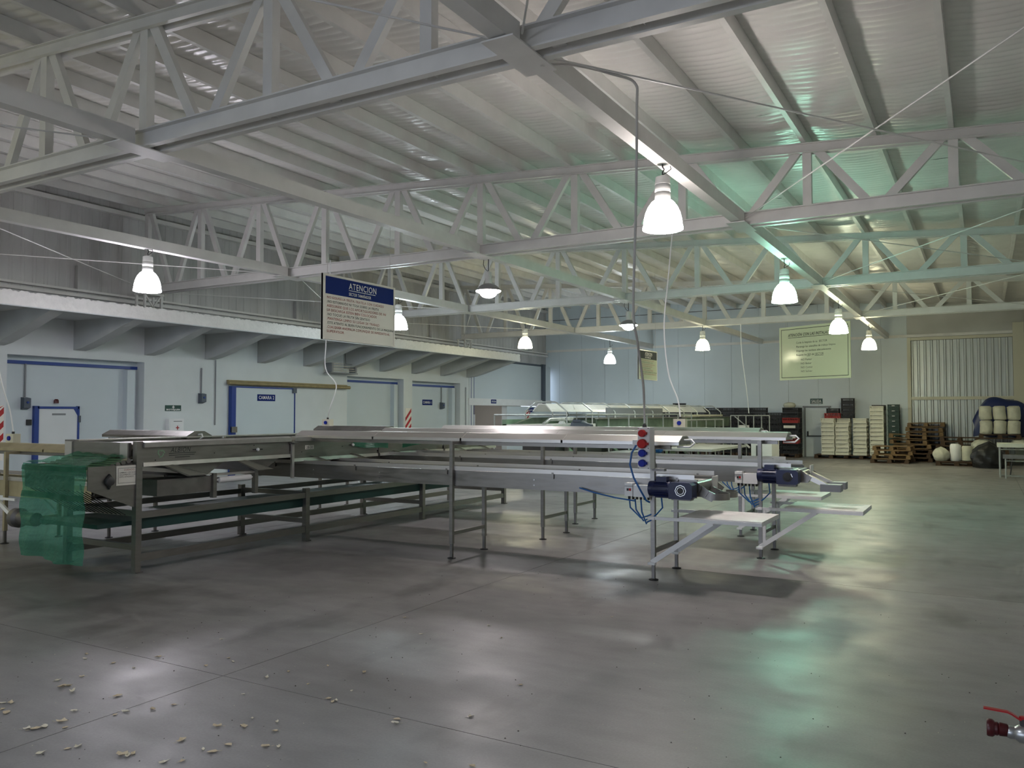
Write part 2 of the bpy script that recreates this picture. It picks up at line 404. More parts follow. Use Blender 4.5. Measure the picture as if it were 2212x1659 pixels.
def member(p0, p1, w, d, name):
    p0 = Vector(p0); p1 = Vector(p1); dr = (p1-p0).normalized(); r = dr.cross(Vector((0, 1, 0))).normalized()
    t = .010; mb = MB(); vs = []
    pr = [(-w/2, -d/2), (w/2, -d/2), (w/2, d/2), (w/2-t, d/2), (w/2-t, -d/2+t), (-w/2+t, -d/2+t), (-w/2+t, d/2), (-w/2, d/2)]
    for p in (p0, p1): vs += [p+r*a+Vector((0, b, 0)) for a, b in pr]
    n = 8; mb.add(vs, [tuple(range(n-1, -1, -1)), tuple(range(n, 2*n))]+[(j, (j+1) % n, n+(j+1) % n, n+j) for j in range(n)])
    return mb.build(name, 'paint', tr)
for i, x in enumerate(VX):
    member((x, Y0, 4.55), (x, Y0, topz(x)-.05), .12, .10, 'vertical')
    if i < len(VX)-1:
        x2 = VX[i+1]; xm = (x+x2)/2
        member((x-.10, Y0, topz(x)-.06), (xm+.13, Y0, 4.68), .115, .075, 'diagonal')
        member((x2+.10, Y0, topz(x2)-.06), (xm-.13, Y0, 4.68), .115, .075, 'diagonal')
member((VX[0]+.1, Y0, topz(VX[0])-.06), (VX[0]+.8, Y0, 4.68), .115, .075, 'diagonal')
# lattice stub that carries the left end on the canopy
lt = MB()
for y in (Y0-.22, Y0+.22):
    lt.beam((XL+.05, y, 3.88), (XL+.05, y, 4.5), .05, .05); lt.beam((XL+.35, y, 3.88), (XL+.35, y, 4.5), .05, .05)
for a, c in ((-.22, .22), (.22, -.22)): lt.beam((XL+.35, Y0+a, 3.9), (XL+.35, Y0+c, 4.48), .03, .03)
lt.box(XL+.0, XL+.4, Y0-.26, Y0+.26, 4.47, 4.51).build('lattice_stub', 'paint', tr)
dup(tr, (0, 12.32, 0), 0, 'white lattice roof truss just behind the blue headed sign over the sizer')
dup(tr, (0, 19.09, 0), 0, 'white lattice roof truss in green light, second behind the sizer sign')
dup(tr, (0, 25.86, 0), 0, 'white lattice roof truss from which the pale yellow rules sign hangs')
dup(tr, (0, -1.22, 0), 0, 'white lattice roof truss over the leaf strewn foreground')
# longitudinal beams
BL = ['white roof beam over the conveyor motors, bright beneath the nearest bell lamps',
      'white roof beam above the hanging blue headed sizer sign', 'white roof beam closest to the concrete canopy, with bell lamps']
for x, lab in zip(XB, BL):
    b = thing('roof_beam', lab, 'beam', (x, 0, 4.52))
    for y0, y1 in ((YF, -1.4), (-1.05, 5.36), (5.74, 12.14), (12.50, 18.91), (19.27, 25.68), (26.04, YB)):
        MB().prism([(x-.075, 4.52), (x+.075, 4.52), (x+.075, 4.70), (x-.075, 4.70)], y0, y1, 'y').build('beam_span', 'paint', b)
# cross bracing rods in the plane of the bottom chords
TY = (-1.22, 5.55, 12.32, 19.09, 25.86)
def rod(p0, p1, lab, r=.009):
    return single('brace_rod', MB().tube([p0, p1], r, 6), 'paint', lab, 'rod', 'cross bracing rods under the roof')
BRL = 'thin white bracing rod between the foreground truss and the one over the green film'
BAY = ('from the foreground truss', 'between the film truss and the sizer sign truss', 'between the sizer sign truss and the green lit truss', 'between the green lit truss and the rules sign truss')
for i in range(4):
    a, c = TY[i]+.2, TY[i+1]-.2
    l1 = 'thin white crossing rod %s, right side' % BAY[i]; l2 = 'thin white crossing rod %s, canopy side' % BAY[i]
    rod((XR-.02, a, 4.6), (-3.0, c, 4.6), l1); rod((-3.0, a, 4.57), (XR-.02, c, 4.57), l1)
    rod((-12.45, a, 4.6), (XL+.3, c, 4.6), l2); rod((XL+.3, a, 4.57), (-12.45, c, 4.57), l2)
rod((-7.6, -1.0, 4.6), (-3.25, 5.3, 4.6), BRL); rod((-12.3, -1.0, 4.6), (-7.9, 5.35, 4.6), BRL)

# ------------------------------------------------------------------ lamps
LC = 0
def bell(x, y, zb, col, k, lab, on=True):
    global LC; LC += 1
    nm = 'glow%d' % LC; lampmat(nm, col, k*LAMP)
    t = thing('bell_lamp', lab, 'lamp', (x, y, zb), 0, 'white bell shaped hanging lamps')
    MB().lathe((x, y, zb), [(.214, .0), (.228, .006), (.228, .02), (.220, .05), (.212, .12), (.195, .19), (.165, .26), (.125, .315), (.092, .34), (0, .345)], 28, cap=False).build('bell_shade', nm, t, True)
    lampmat(nm+'b', col, k*LAMP*3.2); MB().lathe((x, y, zb), [(0, .004), (.214, .001), (.214, .006), (0, .008)], 28, cap=False).build('diffuser', nm+'b', t, True)
    MB().lathe((x, y, zb), [(.088, .335), (.088, .42), (.084, .425), (.088, .43), (.086, .51), (.082, .515), (.086, .52), (.08, .60), (.03, .62), (.0, .622)], 20).build('ballast_housing', 'housing', t, True)
    MB().tube([(x, y, zb+.62), (x, y, zb+.66), (x+.02, y, zb+.69), (x, y, zb+.72), (x, y, 4.52)], .008, 6).build('hook', 'rubber', t)
    MB().tube([(x, y, zb+.63), (x+.05, y+.02, zb+.66), (x+.09, y+.03, zb+.69), (x+.085, y+.02, zb+.725)], .006, 6).build('flex', 'rubber', t, True)
def dome(x, y, zb, col, k, lab):
    global LC; LC += 1
    nm = 'glow%d' % LC; lampmat(nm, col, k*LAMP*3)
    t = thing('dome_lamp', lab, 'lamp', (x, y, zb), 0, 'grey dome hanging lamps')
    MB().lathe((x, y, zb), [(.0, .0), (.05, .004), (.10, .022), (.14, .055), (.155, .085), (.225, .12), (.23, .128), (0, .13)], 28).build('lens', nm, t, True)
    MB().lathe((x, y, zb), [(.228, .13), (.225, .145), (.18, .20), (.135, .235), (.09, .25), (.07, .26), (0, .262)], 28).build('reflector', 'lampgrey', t, True)
    MB().lathe((x, y, zb), [(.065, .25), (.065, .34), (.068, .345), (.065, .35), (.065, .47), (.02, .49), (0, .491)], 18).build('ballast_housing', 'housing', t, True)
    MB().tube([(x, y, zb+.48), (x, y, 4.52)], .008, 6).build('hook', 'rubber', t)
    MB().tube([(x, y, zb+.48), (x-.07, y, zb+.54), (x-.11, y, zb+.62), (x-.10, y, zb+.71)], .006, 6).build('flex', 'rubber', t, True)
WHT, GRN, YEL, YGR, VIO, BLU = (1, .90, .86), (.46, 1, .74), (1, .94, .62), (.93, 1, .68), (.95, .90, 1), (.82, .94, 1)
bell(-3.1, 8.78, 3.77, WHT, 1.25, 'glowing white bell lamp above the conveyor with the red and blue sockets')
bell(-3.1, 15.3, 3.72, GRN, 1.25, 'greenish glowing bell lamp, second along the beam over the motors')
bell(-3.1, 21.7, 3.70, YGR, 1.2, 'glowing bell lamp covering a corner of the pale yellow rules sign')
bell(-3.1, 28.0, 3.72, YEL, 1.2, 'yellowish bell lamp hanging in front of the ribbed metal gate wall')
bell(-12.4, 8.95, 3.79, VIO, 1.2, 'violet white bell lamp near the cold room door bays and canopy')
bell(-12.4, 15.9, 3.76, BLU, 1.2, 'bell lamp peeking out beside the edge of the blue headed sign')
bell(-12.4, 22.3, 3.74, YEL, 1.0, 'yellowish bell lamp near the end of the concrete canopy')
bell(-12.4, 29.0, 3.62, BLU, 1.7, 'bluish white bell lamp before the far panelled wall corner')
dome(-7.74, 12.55, 3.79, (1, .92, .95), 1.2, 'grey dome lamp with glowing convex lens at the truss behind the sizer sign')
dome(-7.74, 19.3, 3.80, (.93, 1, .95), 1.2, 'grey dome lamp with glowing lens above the hoop framed grader')
bell(-7.74, 25.6, 3.72, YEL, .5, 'dim yellow lamp hanging over the far end of the hooped grader')
bell(-12.4, 2.0, 3.79, (1, .95, .55), .95, 'yellowish bell lamp beyond the sizer entry, by the canopy')
bell(-3.1, .6, 3.79, (.86, .90, 1), .95, 'cool white bell lamp over the leaf strewn floor')
bell(-12.4, -5.0, 3.79, YEL, .5, 'bell lamp near the entrance wall by the canopy')

# ------------------------------------------------------------------ takeaway conveyors with light hoods
def hood_part(t, x0, x1, yc, z, m='hood', cable=True):
    pr = [(yc-.20, z), (yc-.20, z+.035), (yc-.08, z+.095), (yc+.08, z+.095), (yc+.20, z+.035), (yc+.20, z), (yc+.185, z), (yc+.185, z+.03), (yc+.075, z+.083), (yc-.075, z+.083), (yc-.185, z+.03), (yc-.185, z)]
    h = MB().prism(pr, x0, x1, 'x').build('light_hood', m, t)
    MB().box(x0+.02, x1-.03, yc-.06, yc+.06, z+.02, z+.05).build('lamp_tray', 'white', h)
    n = int((x1-x0)/1.6)
    for k in range(1, n+1):
        xx = x0+(x1-x0)*k/(n+1); MB().prism([(a, b+.002) for a, b in pr[:6]]+[(yc+.19, z), (yc-.19, z)], xx-.012, xx+.012, 'x').build('joint_strap', m, h)
    for xx in (x0, x1): MB().prism([(yc-.19, z+.005), (yc-.19, z+.033), (yc-.08, z+.09), (yc+.08, z+.09), (yc+.19, z+.033), (yc+.19, z+.005)], xx-.004, xx-.001, 'x').build('end_cap', 'steel', h)
    if cable: MB().tube([(x1, yc-.02, z+.05), (x1+.08, yc-.03, z+.055), (x1+.12, yc-.05, z+.02), (x1+.08, yc-.08, z-.02), (x1-.05, yc-.1, z-.02)], .011, 8).build('loop_cable', 'white', h, True)
    return h
def leg(t, x, y, z1, m='steel'):
    l = bx(x-.022, x+.022, y-.022, y+.022, .17, z1).build('leg', m, t)
    bx(x-.016, x+.016, y-.016, y+.016, .01, .2).build('leg_tip', 'steel_dull', l)
    MB().lathe((x, y, 0), [(.05, 0), (.05, .008), (.02, .016), (.0, .017)], 12).build('foot', 'black', l)
    return l
def gear_motor(t, x, y, z, rings=True):
    """motor axis along x, sits on the near side of the conveyor"""
    m = MB().lathe((x, y, z), [(.0, 0), (.07, .0), (.078, .02), (.078, .20), (.0, .20)], 22, 'x').build('motor', 'motorblue', t, True)
    fin = MB()
    for k in range(14):
        a = 2*PI*k/14; c, d = math.cos(a), math.sin(a); fin.beam((x+.04, y+c*.082, z+d*.082), (x+.18, y+c*.082, z+d*.082), .006, .018, (0, c, d))
    fin.build('cooling_fins', 'motorblue', m)
    bx(x+.06, x+.17, y-.045, y+.045, z+.07, z+.125).build('terminal_box', 'motorblue', m)
    MB().lathe((x-.03, y, z), [(.05, 0), (.074, .01), (.076, .05), (.0, .05)], 20, 'x').build('fan_cover', 'motorblue', m, True)
    g = MB().prism([(x+.20, z-.09), (x+.42, z-.09), (x+.44, z-.07), (x+.44, z+.05), (x+.41, z+.075), (x+.22, z+.075), (x+.20, z+.06)], y-.075, y+.08, 'y').build('gearbox', 'motorblue', t)
    MB().lathe((x+.325, y-.075, z-.005), [(.0, -.010), (.030, -.010), (.032, -.004), (.055, -.003), (.055, 0)], 18, 'y').build('shaft_cover', 'black', g, True)
    ring = MB()
    for k in range(8):
        a0, a1 = 2*PI*k/8, 2*PI*(k+1)/8
        if not rings and k: continue
        ring.beam((x+.325+.055*math.cos(a0), y-.079, z-.005+.055*math.sin(a0)), (x+.325+.055*math.cos(a1), y-.079, z-.005+.055*math.sin(a1)), .004, .006)
        if rings: ring.beam((x+.325+.036*math.cos(a0), y-.083, z-.005+.036*math.sin(a0)), (x+.325+.036*math.cos(a1), y-.083, z-.005+.036*math.sin(a1)), .004, .004)
    ring.build('flange_ring', 'bright', g)
    return m
def control_boxes(t, x, y, z):
    b = bx(x, x+.085, y-.10, y, z, z+.135).build('switch_box', 'white', t)
    bx(x-.002, x+.087, y-.108, y-.10, z+.10, z+.105).build('lid_seam', 'conduit', b)
    for k, c in ((.025, 'black'), (.05, 'plugred')): bx(x+k, x+k+.02, y-.106, y-.10, z+.055, z+.08).build('push_button', c, b)
    j = bx(x+.09, x+.26, y-.09, y, z-.005, z+.115).build('junction_box', 'white', t)
    for k in range(6): MB().lathe((x+.03+k*.042, y-.045, z-.035), [(.012, 0), (.014, .012), (.014, .03), (0, .031)], 10).build('cable_gland', 'black', j)
def shelf(x0, x1, y0, y1, z, lab, up=False):
    t = thing('packing_shelf', lab, 'shelf', (x0, (y0+y1)/2, z), 0, 'white packing shelves on the conveyor ends')
    bx(x0+.28, x1, y0, y1, z-.012, z).build('shelf_board', 'board', t)
    bx(x0-.02, x1, y0-.012, y0+.012, z-.045, z-.013).build('frame_bar', 'white', t); bx(x0-.02, x1, y1-.012, y1+.012, z-.045, z-.013).build('frame_bar', 'white', t)
    bx(x1-.025, x1, y0+.012, y1-.012, z-.045, z-.013).build('frame_bar', 'white', t)
    for y in (y0, y1):
        MB().beam((x0-.01, y, z-.48), (x0+.62, y, z-.04), .022, .05).build('brace', 'white', t)
        if up: bx(x0+.03, x0+.065, y-.012, y+.012, z-.44, z-.04).build('upright', 'white', t)
        for zz in (z-.03, z-.49): bx(x0-.045, x0+.03, y-.028, y+.028, zz-.012, zz+.012).build('clamp', 'white', t)
def conveyor(lab, group, yf, x0, x1, legs, hx, zt=1.03, zb=.85, zh=1.37, motor=True, m='steel', hm='hood', endtype=0, post='f'):
    yb = yf+.67; t = thing('takeaway_conveyor', lab, 'conveyor', ((x0+x1)/2, (yf+yb)/2, 0), 0, group)
    for y, s in ((yf, 1), (yb, -1)):
        p = MB().prism([(y, zb), (y, zt), (y+s*.05, zt), (y+s*.05, zt-.006), (y+s*.006, zt-.006), (y+s*.006, zb)], x0, x1, 'x').build('side_panel', m, t)
        k = x0+.5
        while k < x1-.3:
            for zz in (zb+.05, zb+.11): MB().lathe((k, y-s*.004, zz), [(.009, 0), (.009, .005), (0, .005)], 8, 'y').build('bolt', 'bright', p)
            k += 1.1
    MB().box(x0+.03, x1+.02, yf+.06, yb-.06, zt-.045, zt-.03).build('belt', 'belt', t)
    MB().box(x0+.03, x1+.02, yf+.06, yb-.06, zb+.03, zb+.05).build('return_belt', 'belt', t)
    for xx in (x0+.06, x1-.02): MB().lathe((xx, yf+.02, (zt+zb)/2+.015), [(0, 0), (.055, 0), (.055, .63), (0, .63)], 16, 'y').build('end_roller', 'steel', t, True)
    for s in (-1, 1):
        yy = yf-.012 if s < 0 else yb+.012
        MB().box(x0+.8, x1-.02, yy-.004 if s > 0 else yy-.002, yy+.002 if s > 0 else yy+.004, zt+.004, zt+.05).build('guide_rail', 'hood', t)
        for k in range(5):
            xx = x0+.9+(x1-x0-1.1)*k/4; bx(xx-.012, xx+.012, yy-.006, yy+.006, zt-.05, zt+.02).build('rail_clip', 'steel', t)
    for lx in legs:
        leg(t, lx, yf-.025, zh if post == 'f' else zb+.1, m); leg(t, lx, yb+.025, zb+.1, m)
        bx(lx-.016, lx+.016, yf, yb, .27, .31).build('cross_bar', m, t)
        MB().box(lx-.018, lx+.018, yf-.04, yf+.5, zh-.035, zh-.002).build('hood_arm', m, t)
    hood_part(t, hx[0], hx[1], yf+.31, zh, hm)
    bx(hx[0]+.3, hx[1]-.1, yf+.14, yf+.18, zh-.045, zh-.005).build('hood_channel', 'steel', t)
    if motor:
        gear_motor(t, legs[-1]+.02, yf-.115, zt-.09, endtype == 0)
        control_boxes(t, legs[-1]-.27, yf-.03, zb-.0)
        bx(legs[-1]+.22, legs[-1]+.42, yf-.10, yf, zb-.02, zb+.16).build('motor_bracket', 'steel_dull', t)
        xe = legs[-1]+.36
        for y in (yf+.06, yb-.06):
            MB().prism([(xe-.04, zt-.17), (xe-.04, zt-.03), (xe+.09, zt-.03), (xe+.20, zt-.11), (xe+.16, zt-.17)], y-.004, y+.004, 'y').build('chute_cheek', 'steel', t)
        MB().box(xe+.02, xe+.06, yf+.07, yb-.07, zt-.045, zt-.03).build('chute_plate', 'board', t)
        MB().lathe((xe+.08, yf+.08, zt-.09), [(0, 0), (.045, 0), (.045, .5), (0, .5)], 14, 'y').build('nose_drum', 'steel', t, True)
        bx(xe+.12, xe+.13, yb-.25, yb-.05, zt-.13, zt+.01).build('back_flap', 'board', t)
        if endtype == 0:
            for yy in (yf+.17, yf+.47):
                MB().beam((xe+.06, yy-.1, zt-.10), (xe+.24, yy-.1, zt-.175), .01, .09).build('band_arm', 'steel', t)
                pts = [(xe+.22+.15*math.sin(a), yy-.13*math.cos(a), zt-.165) for a in [R(d) for d in range(0, 181, 15)]]
                MB().sweep(pts, [(-.003, -.032), (.003, -.032), (.003, .032), (-.003, .032)]).build('deflector_band', 'steel', t, True)
        else:
            for yy in (yf+.12, yf+.50):
                b = MB().beam((xe+.08, yy, zt-.07), (xe+.36, yy, zt-.20), .09, .05).build('chute_arm', 'hood', t)
                bx(xe+.30, xe+.52, yy-.10, yy+.08, zt-.26, zt-.18).build('pad', 'conduit', b)
        # blue flexes under the boxes
        bxx = legs[-1]-.27
        for k in range(3):
            xa = bxx+.03+k*.042*1.5; xb_ = legs[-1]+.01
            MB().tube([(xa, yf-.075, zb-.03), (xa+.01, yf-.075, zb-.12-.02*k), ((xa+xb_)/2, yf-.08, zb-.22-.03*k), (xb_-.06, yf-.06, zb-.2-.03*k), (xb_, yf-.03, zb-.17-.03*k)], .008, 6).build('blue_flex', 'cableblue', t, True)
        MB().tube([(legs[-1]+.12, yf-.115, zt-.17), (legs[-1]+.13, yf-.11, zb-.1), (legs[-1]+.06, yf-.08, zb-.17), (legs[-1]+.02, yf-.05, zb-.2)], .008, 6).build('blue_flex', 'cableblue', t, True)
    return t
G1 = 'stainless takeaway conveyors'
c1 = conveyor('stainless conveyor whose motor sits below the red and blue socket box', G1, 8.03, -9.25, -2.50, (-5.44, -2.95), (-8.1, -2.72))
c2 = conveyor('stainless conveyor between its two neighbours, reaching furthest past them with grey end pads', G1, 9.83, -8.9, -1.92, (-5.18, -2.29), (-8.1, -2.02), zt=1.07, zb=.88, zh=1.38, endtype=1)
c3 = conveyor('stainless conveyor behind the one with the grey end pads', G1, 11.45, -8.9, -2.45, (-5.47, -2.94), (-8.1, -2.72), zt=1.03, zb=.86, zh=1.40, endtype=1)
MB().tube([(-3.12, 7.94, .80), (-3.35, 7.96, .82), (-3.6, 7.98, .86), (-3.78, 8.0, .90)], .008, 6).build('blue_flex', 'cableblue', c1, True)
shelf(-2.95, -1.85, 7.98, 8.72, .66, 'white packing shelf under the conveyor motor by the red and blue sockets')
shelf(-2.29, -1.17, 9.78, 10.55, .615, 'white packing shelf on the furthest reaching conveyor, with open triangular braces', True)
shelf(-2.94, -1.87, 11.40, 12.15, .60, 'white packing shelf on the rearmost of the three conveyors', True)
G2 = 'conveyors on the canopy side of the sizer'
cb = conveyor('beige lit conveyor leaving the sizer toward the striped pillar', G2, 6.0, -14.5, -9.3, (-13.4, -11.1), (-14.6, -9.15), zt=.82, zb=.62, zh=1.20, motor=False, m='hood_beige', hm='hood_beige')
for y in (5.94, 6.5): MB().beam((-11.30, y, .60), (-10.85, y, .36), .03, .05).build('brace', 'white', cb); bx(-12.6, -10.8, y-.015, y+.015, .575, .605).build('shelf_bar', 'white', cb)
conveyor('conveyor with dull grey hood on the canopy side, before the first aid cabinet', G2, 7.0, -10.8, -9.3, (-10.4,), (-10.8, -9.0), zt=1.0, zb=.83, zh=1.37, motor=False, hm='steel_dull')
conveyor('conveyor on the canopy side carrying a small cream socket box', G2, 11.0, -10.6, -9.25, (-10.3,), (-10.6, -9.0), zt=1.0, zb=.83, zh=1.38, motor=False, hm='steel_dull')

# ------------------------------------------------------------------ fruit sizer
sz = thing('fruit_sizer', 'long stainless fruit sizing machine with ALBION lettering, green film on its end', 'machine', (-8.47, 9, 0))
LY = (5.59, 8.11, 10.72, 13.3)
for i, y in enumerate(LY):
    for x in (-7.86, -9.09):
        top = 1.40 if (i == 0) else .70
        l = bx(x-.035, x+.035, y-.035, y+.035, .0, top).build('leg', 'steel', sz)
        bx(x-.02, x+.05, y-.03, y+.05, 0, .012).build('foot', 'steel_dull', l)
    bx(-9.06, -7.89, y-.025, y+.025, .24, .30).build('cross_bar', 'steel', sz); bx(-9.06, -7.89, y-.025, y+.025, .60, .66).build('cross_bar', 'steel', sz)
for x in (-7.86, -9.09):
    bx(x-.025, x+.025, 5.62, 13.3, .575, .645).build('upper_rail', 'steel', sz)
    bx(x-.025, x+.025, 5.62, 13.3, .12, .20).build('lower_rail', 'steel', sz)
bx(-8.98, -7.95, 5.2, 13.2, .50, .545).build('waste_belt', 'beltgreen', sz); bx(-7.90, -7.885, 5.65, 13.2, .455, .572).build('belt_skirt', 'beltgreen', sz)
# sizing sections: side panels with lips
for k, (ya, yb) in enumerate(((5.63, 7.78), (7.84, 9.55), (9.6, 11.25), (11.3, 12.95))):
    for x, s in ((-7.85, 1), (-9.1, -1)):
        zo = 0 if k == 0 else -.03
        p = bx(x-.01, x+.01, ya, yb, 1.17+zo*2, 1.34).build('side_panel', 'steel', sz)
        MB().prism([(x-.012, 1.335), (x+s*.05, 1.335), (x+s*.055, 1.385), (x-.012, 1.40)], ya, yb, 'y').build('top_lip', 'hood', p)
        MB().prism([(x-.01, 1.128+zo*2), (x+s*.035, 1.128+zo*2), (x+s*.03, 1.17+zo*2), (x-.01, 1.17+zo*2)], ya, yb, 'y').build('bottom_lip', 'hood', p)
        if s > 0:
            sl = bx(x+.01, x+.013, yb-.62, yb-.46, 1.245, 1.258).build('slot', 'black', p)
            MB().lathe((x+.014, yb-.55, 1.252), [(.0, .03), (.016, .028), (.022, .014), (.016, 0), (0, 0)], 14, 'x').build('clamp_knob', 'white', p, True)
            for yy, zz in ((ya+.16, 1.19), (ya+.95, 1.235), (yb-.6, 1.305)): MB().lathe((x+.01, yy, zz), [(.006, 0), (.006, .006), (0, .006)], 8, 'x').build('bolt', 'black', p)
    # sizing rollers between the panels
    for j in range(9):
        xx = -8.98+j*.125; MB().lathe((xx, ya+.05, 1.33), [(0, 0), (.035, 0), (.035, yb-ya-.1), (0, yb-ya-.1)], 10, 'y').build('sizing_roller', 'steel_dull', sz, True)
    # discharge chute below
    ym = (ya+yb)/2
    for a, c in ((ya+.25, ym+.10), (ym+.2, yb-.1)):
        MB().prism([(a, 1.14), (c, 1.14), (c-.28, .98), (a+.38, .98)], -8.85, -7.90, 'x').build('discharge_chute', 'steel', sz)
        MB().add([(-7.89, a, 1.15), (-7.89, a+.4, .99), (-7.78, a+.55, 1.0), (-7.78, a+.12, 1.13)], [(0, 1, 2, 3)]).build('chute_lip', 'cream', sz, fix=False)
for y0, y1 in ((5.63, 12.95),):
    MB().box(-9.12, -8.98, y0, y1, 1.385, 1.40).build('walk_strip', 'hood', sz)
bx(-7.83, -7.80, 7.79, 7.83, .86, 1.33).build('divider_angle', 'hood', sz); bx(-7.83, -7.74, 7.77, 7.86, 1.30, 1.325).build('divider_cap', 'steel', sz)
# feed end
bx(-8.95, -7.93, 5.53, 5.56, 1.23, 1.385).build('end_plate', 'steel', sz)
for x in (-8.06, -9.06): bx(x, x+.13, 5.515, 5.53, 1.20, 1.385).build('tape_patch', 'hood', sz)
for x in (-7.85, -8.96):
    p = MB().prism([(5.02, 1.155), (5.57, 1.155), (5.57, .69), (5.02, .92)], x-.006, x+.006, 'x').build('cheek_plate', 'steel', sz)
    if x > -8:
        f = MB().prism([(5.22, 1.045), (5.245, 1.075), (5.27, 1.045), (5.295, 1.02), (5.29, .985), (5.262, .95), (5.245, .915), (5.225, .95), (5.195, .985), (5.20, 1.02)], x+.006, x+.03, 'x').build('bearing_flange', 'black', p)
        MB().lathe((x+.03, 5.245, 1.0), [(.05, 0), (.045, .02), (.025, .03), (.0, .03)], 18, 'x').build('bearing_cap', 'rubber', f, True)
MB().lathe((-8.95, 5.05, 1.10), [(0, 0), (.045, 0), (.045, 1.1), (0, 1.1)], 16, 'x').build('feed_roller', 'steel', sz, True)
for k in range(7): MB().lathe((-8.95, 5.12+k*.062, 1.10+.016*k), [(0, 0), (.026, 0), (.026, 1.08), (0, 1.08)], 10, 'x').build('feed_roller', 'steel_dull', sz, True)
wire = MB()
for k in range(14): wire.tube([(-8.9+k*.075, 5.05, .90), (-8.9+k*.075, 5.5, .62)], .005, 5)
wire.build('wire_grate', 'black', sz)
# inner cross tray and white roller seen beneath the first panel
cr = MB().box(-8.3, -7.95, 5.9, 6.65, .78, .96).build('cross_tray', 'steel_dull', sz)
MB().prism([(5.65, 1.08), (6.62, .97), (6.62, 1.0), (5.65, 1.13)], -7.97, -7.93, 'x').build('tray_lip', 'hood', cr)
for y in (6.66, 7.30): bx(-7.98, -7.92, y-.02, y+.03, .70, .99).build('roller_post', 'steel', cr)
bx(-7.97, -7.93, 6.66, 7.3, .955, .985).build('roller_bar', 'hood', cr)
MB().lathe((-7.95, 6.70, .905), [(0, 0), (.012, 0), (.012, .03), (.038, .035), (.038, .52), (.012, .525), (.012, .56), (0, .56)], 16, 'y').build('white_roller', 'white', cr, True)
# left drive motor of the feed end
MB().lathe((-9.55, 5.25, .52), [(0, 0), (.09, 0), (.11, .02), (.11, .10), (.075, .13), (.075, .42), (0, .42)], 22, 'x').build('drive_motor', 'steel_dull', sz, True)
MB().lathe((-9.556, 5.25, .52), [(0, 0), (.08, 0), (.08, .004), (0, .004)], 22, 'x').build('fan_grille', 'black', sz, True)
bx(-9.50, -9.05, 5.32, 5.58, .46, .5).build('motor_plate', 'steel_dull', sz)
# lettering on the panel and notices
text('ALBION', .075, 'inkblack', sz, (-7.838, 5.98, 1.268), (0, 1, 0), (0, 0, 1), width=.27, shear=.3)
for k, w in enumerate((.36, .34, .2)): bx(-7.8385, -7.8375, 5.96+.08*(k == 2), 5.96+.08*(k == 2)+w, 1.252-.022*k, 1.259-.022*k).build('print_line', 'inkblack', sz)
for k in range(3):
    a = 2*PI*k/3; pts = [(-7.838, 5.86+.045*math.cos(a+b)*(1-.2*b), 1.262+.045*math.sin(a+b)*(1-.2*b)) for b in (0, .5, 1, 1.5, 2)]
    MB().sweep(pts, [(-.001, -.008), (.001, -.008), (.001, .008), (-.001, .008)]).build('emblem', 'machgreen', sz)
nt_ = bx(-7.842, -7.838, 5.33, 5.62, .945, 1.15).build('notice', 'signwhite', sz)
for (y0, y1, z0, z1) in ((5.35, 5.60, .968, .971), (5.35, 5.60, 1.124, 1.127), (5.35, 5.353, .97, 1.126), (5.597, 5.60, .97, 1.126)): bx(-7.838, -7.837, y0, y1, z0, z1).build('border', 'inkblack', nt_)
text('CUIDADO', .024, 'inkred', nt_, (-7.837, 5.475, 1.098), (0, 1, 0), (0, 0, 1), align='CENTER')
for k, s_ in enumerate(('LIMPIAR LOS RODILLOS', 'SOLAMENTE CUANDO', 'ESTE APAGADO')): text(s_, .021, 'inkblack', nt_, (-7.837, 5.365, 1.07-.022*k), (0, 1, 0), (0, 0, 1))
sl = bx(-7.838, -7.834, 8.06, 8.22, 1.22, 1.275).build('size_label', 'signwhite', sz)
text('28-30', .05, 'inkblack', sl, (-7.833, 8.14, 1.23), (0, 1, 0), (0, 0, 1), align='CENTER')
# green film draped over the feed end
fm = thing('plastic_film', 'translucent green plastic film draped over the sizer feed end', 'plastic film', (-8.35, 4.97, .2))
def film_fn(u, v):
    x = -8.90+u*1.10; z = 1.175-v*(.97+.03*u)
    w = v*.9+.1
    return (x+.05*v*(1-u)**2, 4.965-.035*math.sin(u*9+v*2)*w-.018*math.sin(u*23+v*5)*w-.012*math.sin(v*17+u*3)-.03*v, z+.006*math.sin(u*7)*v)
MB().grid(film_fn, 44, 44).build('hanging_sheet', 'film', fm, True, fix=False)
MB().grid(lambda u, v: (-8.90+u*1.10+v*(.04-.26*u), 4.965+v*.55, 1.175+v*.085+.010*math.sin(v*14+u*5)+.008*math.sin(u*25)), 40, 16).build('top_sheet', 'film', fm, True, fix=False)
for z0, z1 in ((.02, .07), (.30, .36)):
    MB().grid(lambda u, v: (lambda q: (q[0], q[1]-.006, q[2]))(film_fn(u, z0+v*(z1-z0))), 44, 3).build('fold_band', 'filmband', fm, True, fix=False)
MB().add([(-8.9, 7.9, 1.0), (-7.95, 7.9, 1.0), (-7.95, 9.4, 1.02), (-8.9, 9.4, 1.02)], [(0, 1, 2, 3)])
f2 = MB().grid(lambda u, v: (-7.82+.03*math.sin(u*9), 9.0+u*1.9, 1.30-v*.13*(.5+.5*math.sin(u*PI))-.01*math.sin(u*14)), 30, 6)
f2b = thing('plastic_film', 'strip of green film hanging inside the sizer behind the hood', 'plastic film', (-7.8, 9.95, 1.1))
f2.build('hanging_sheet', 'filmband', f2b, True, fix=False)

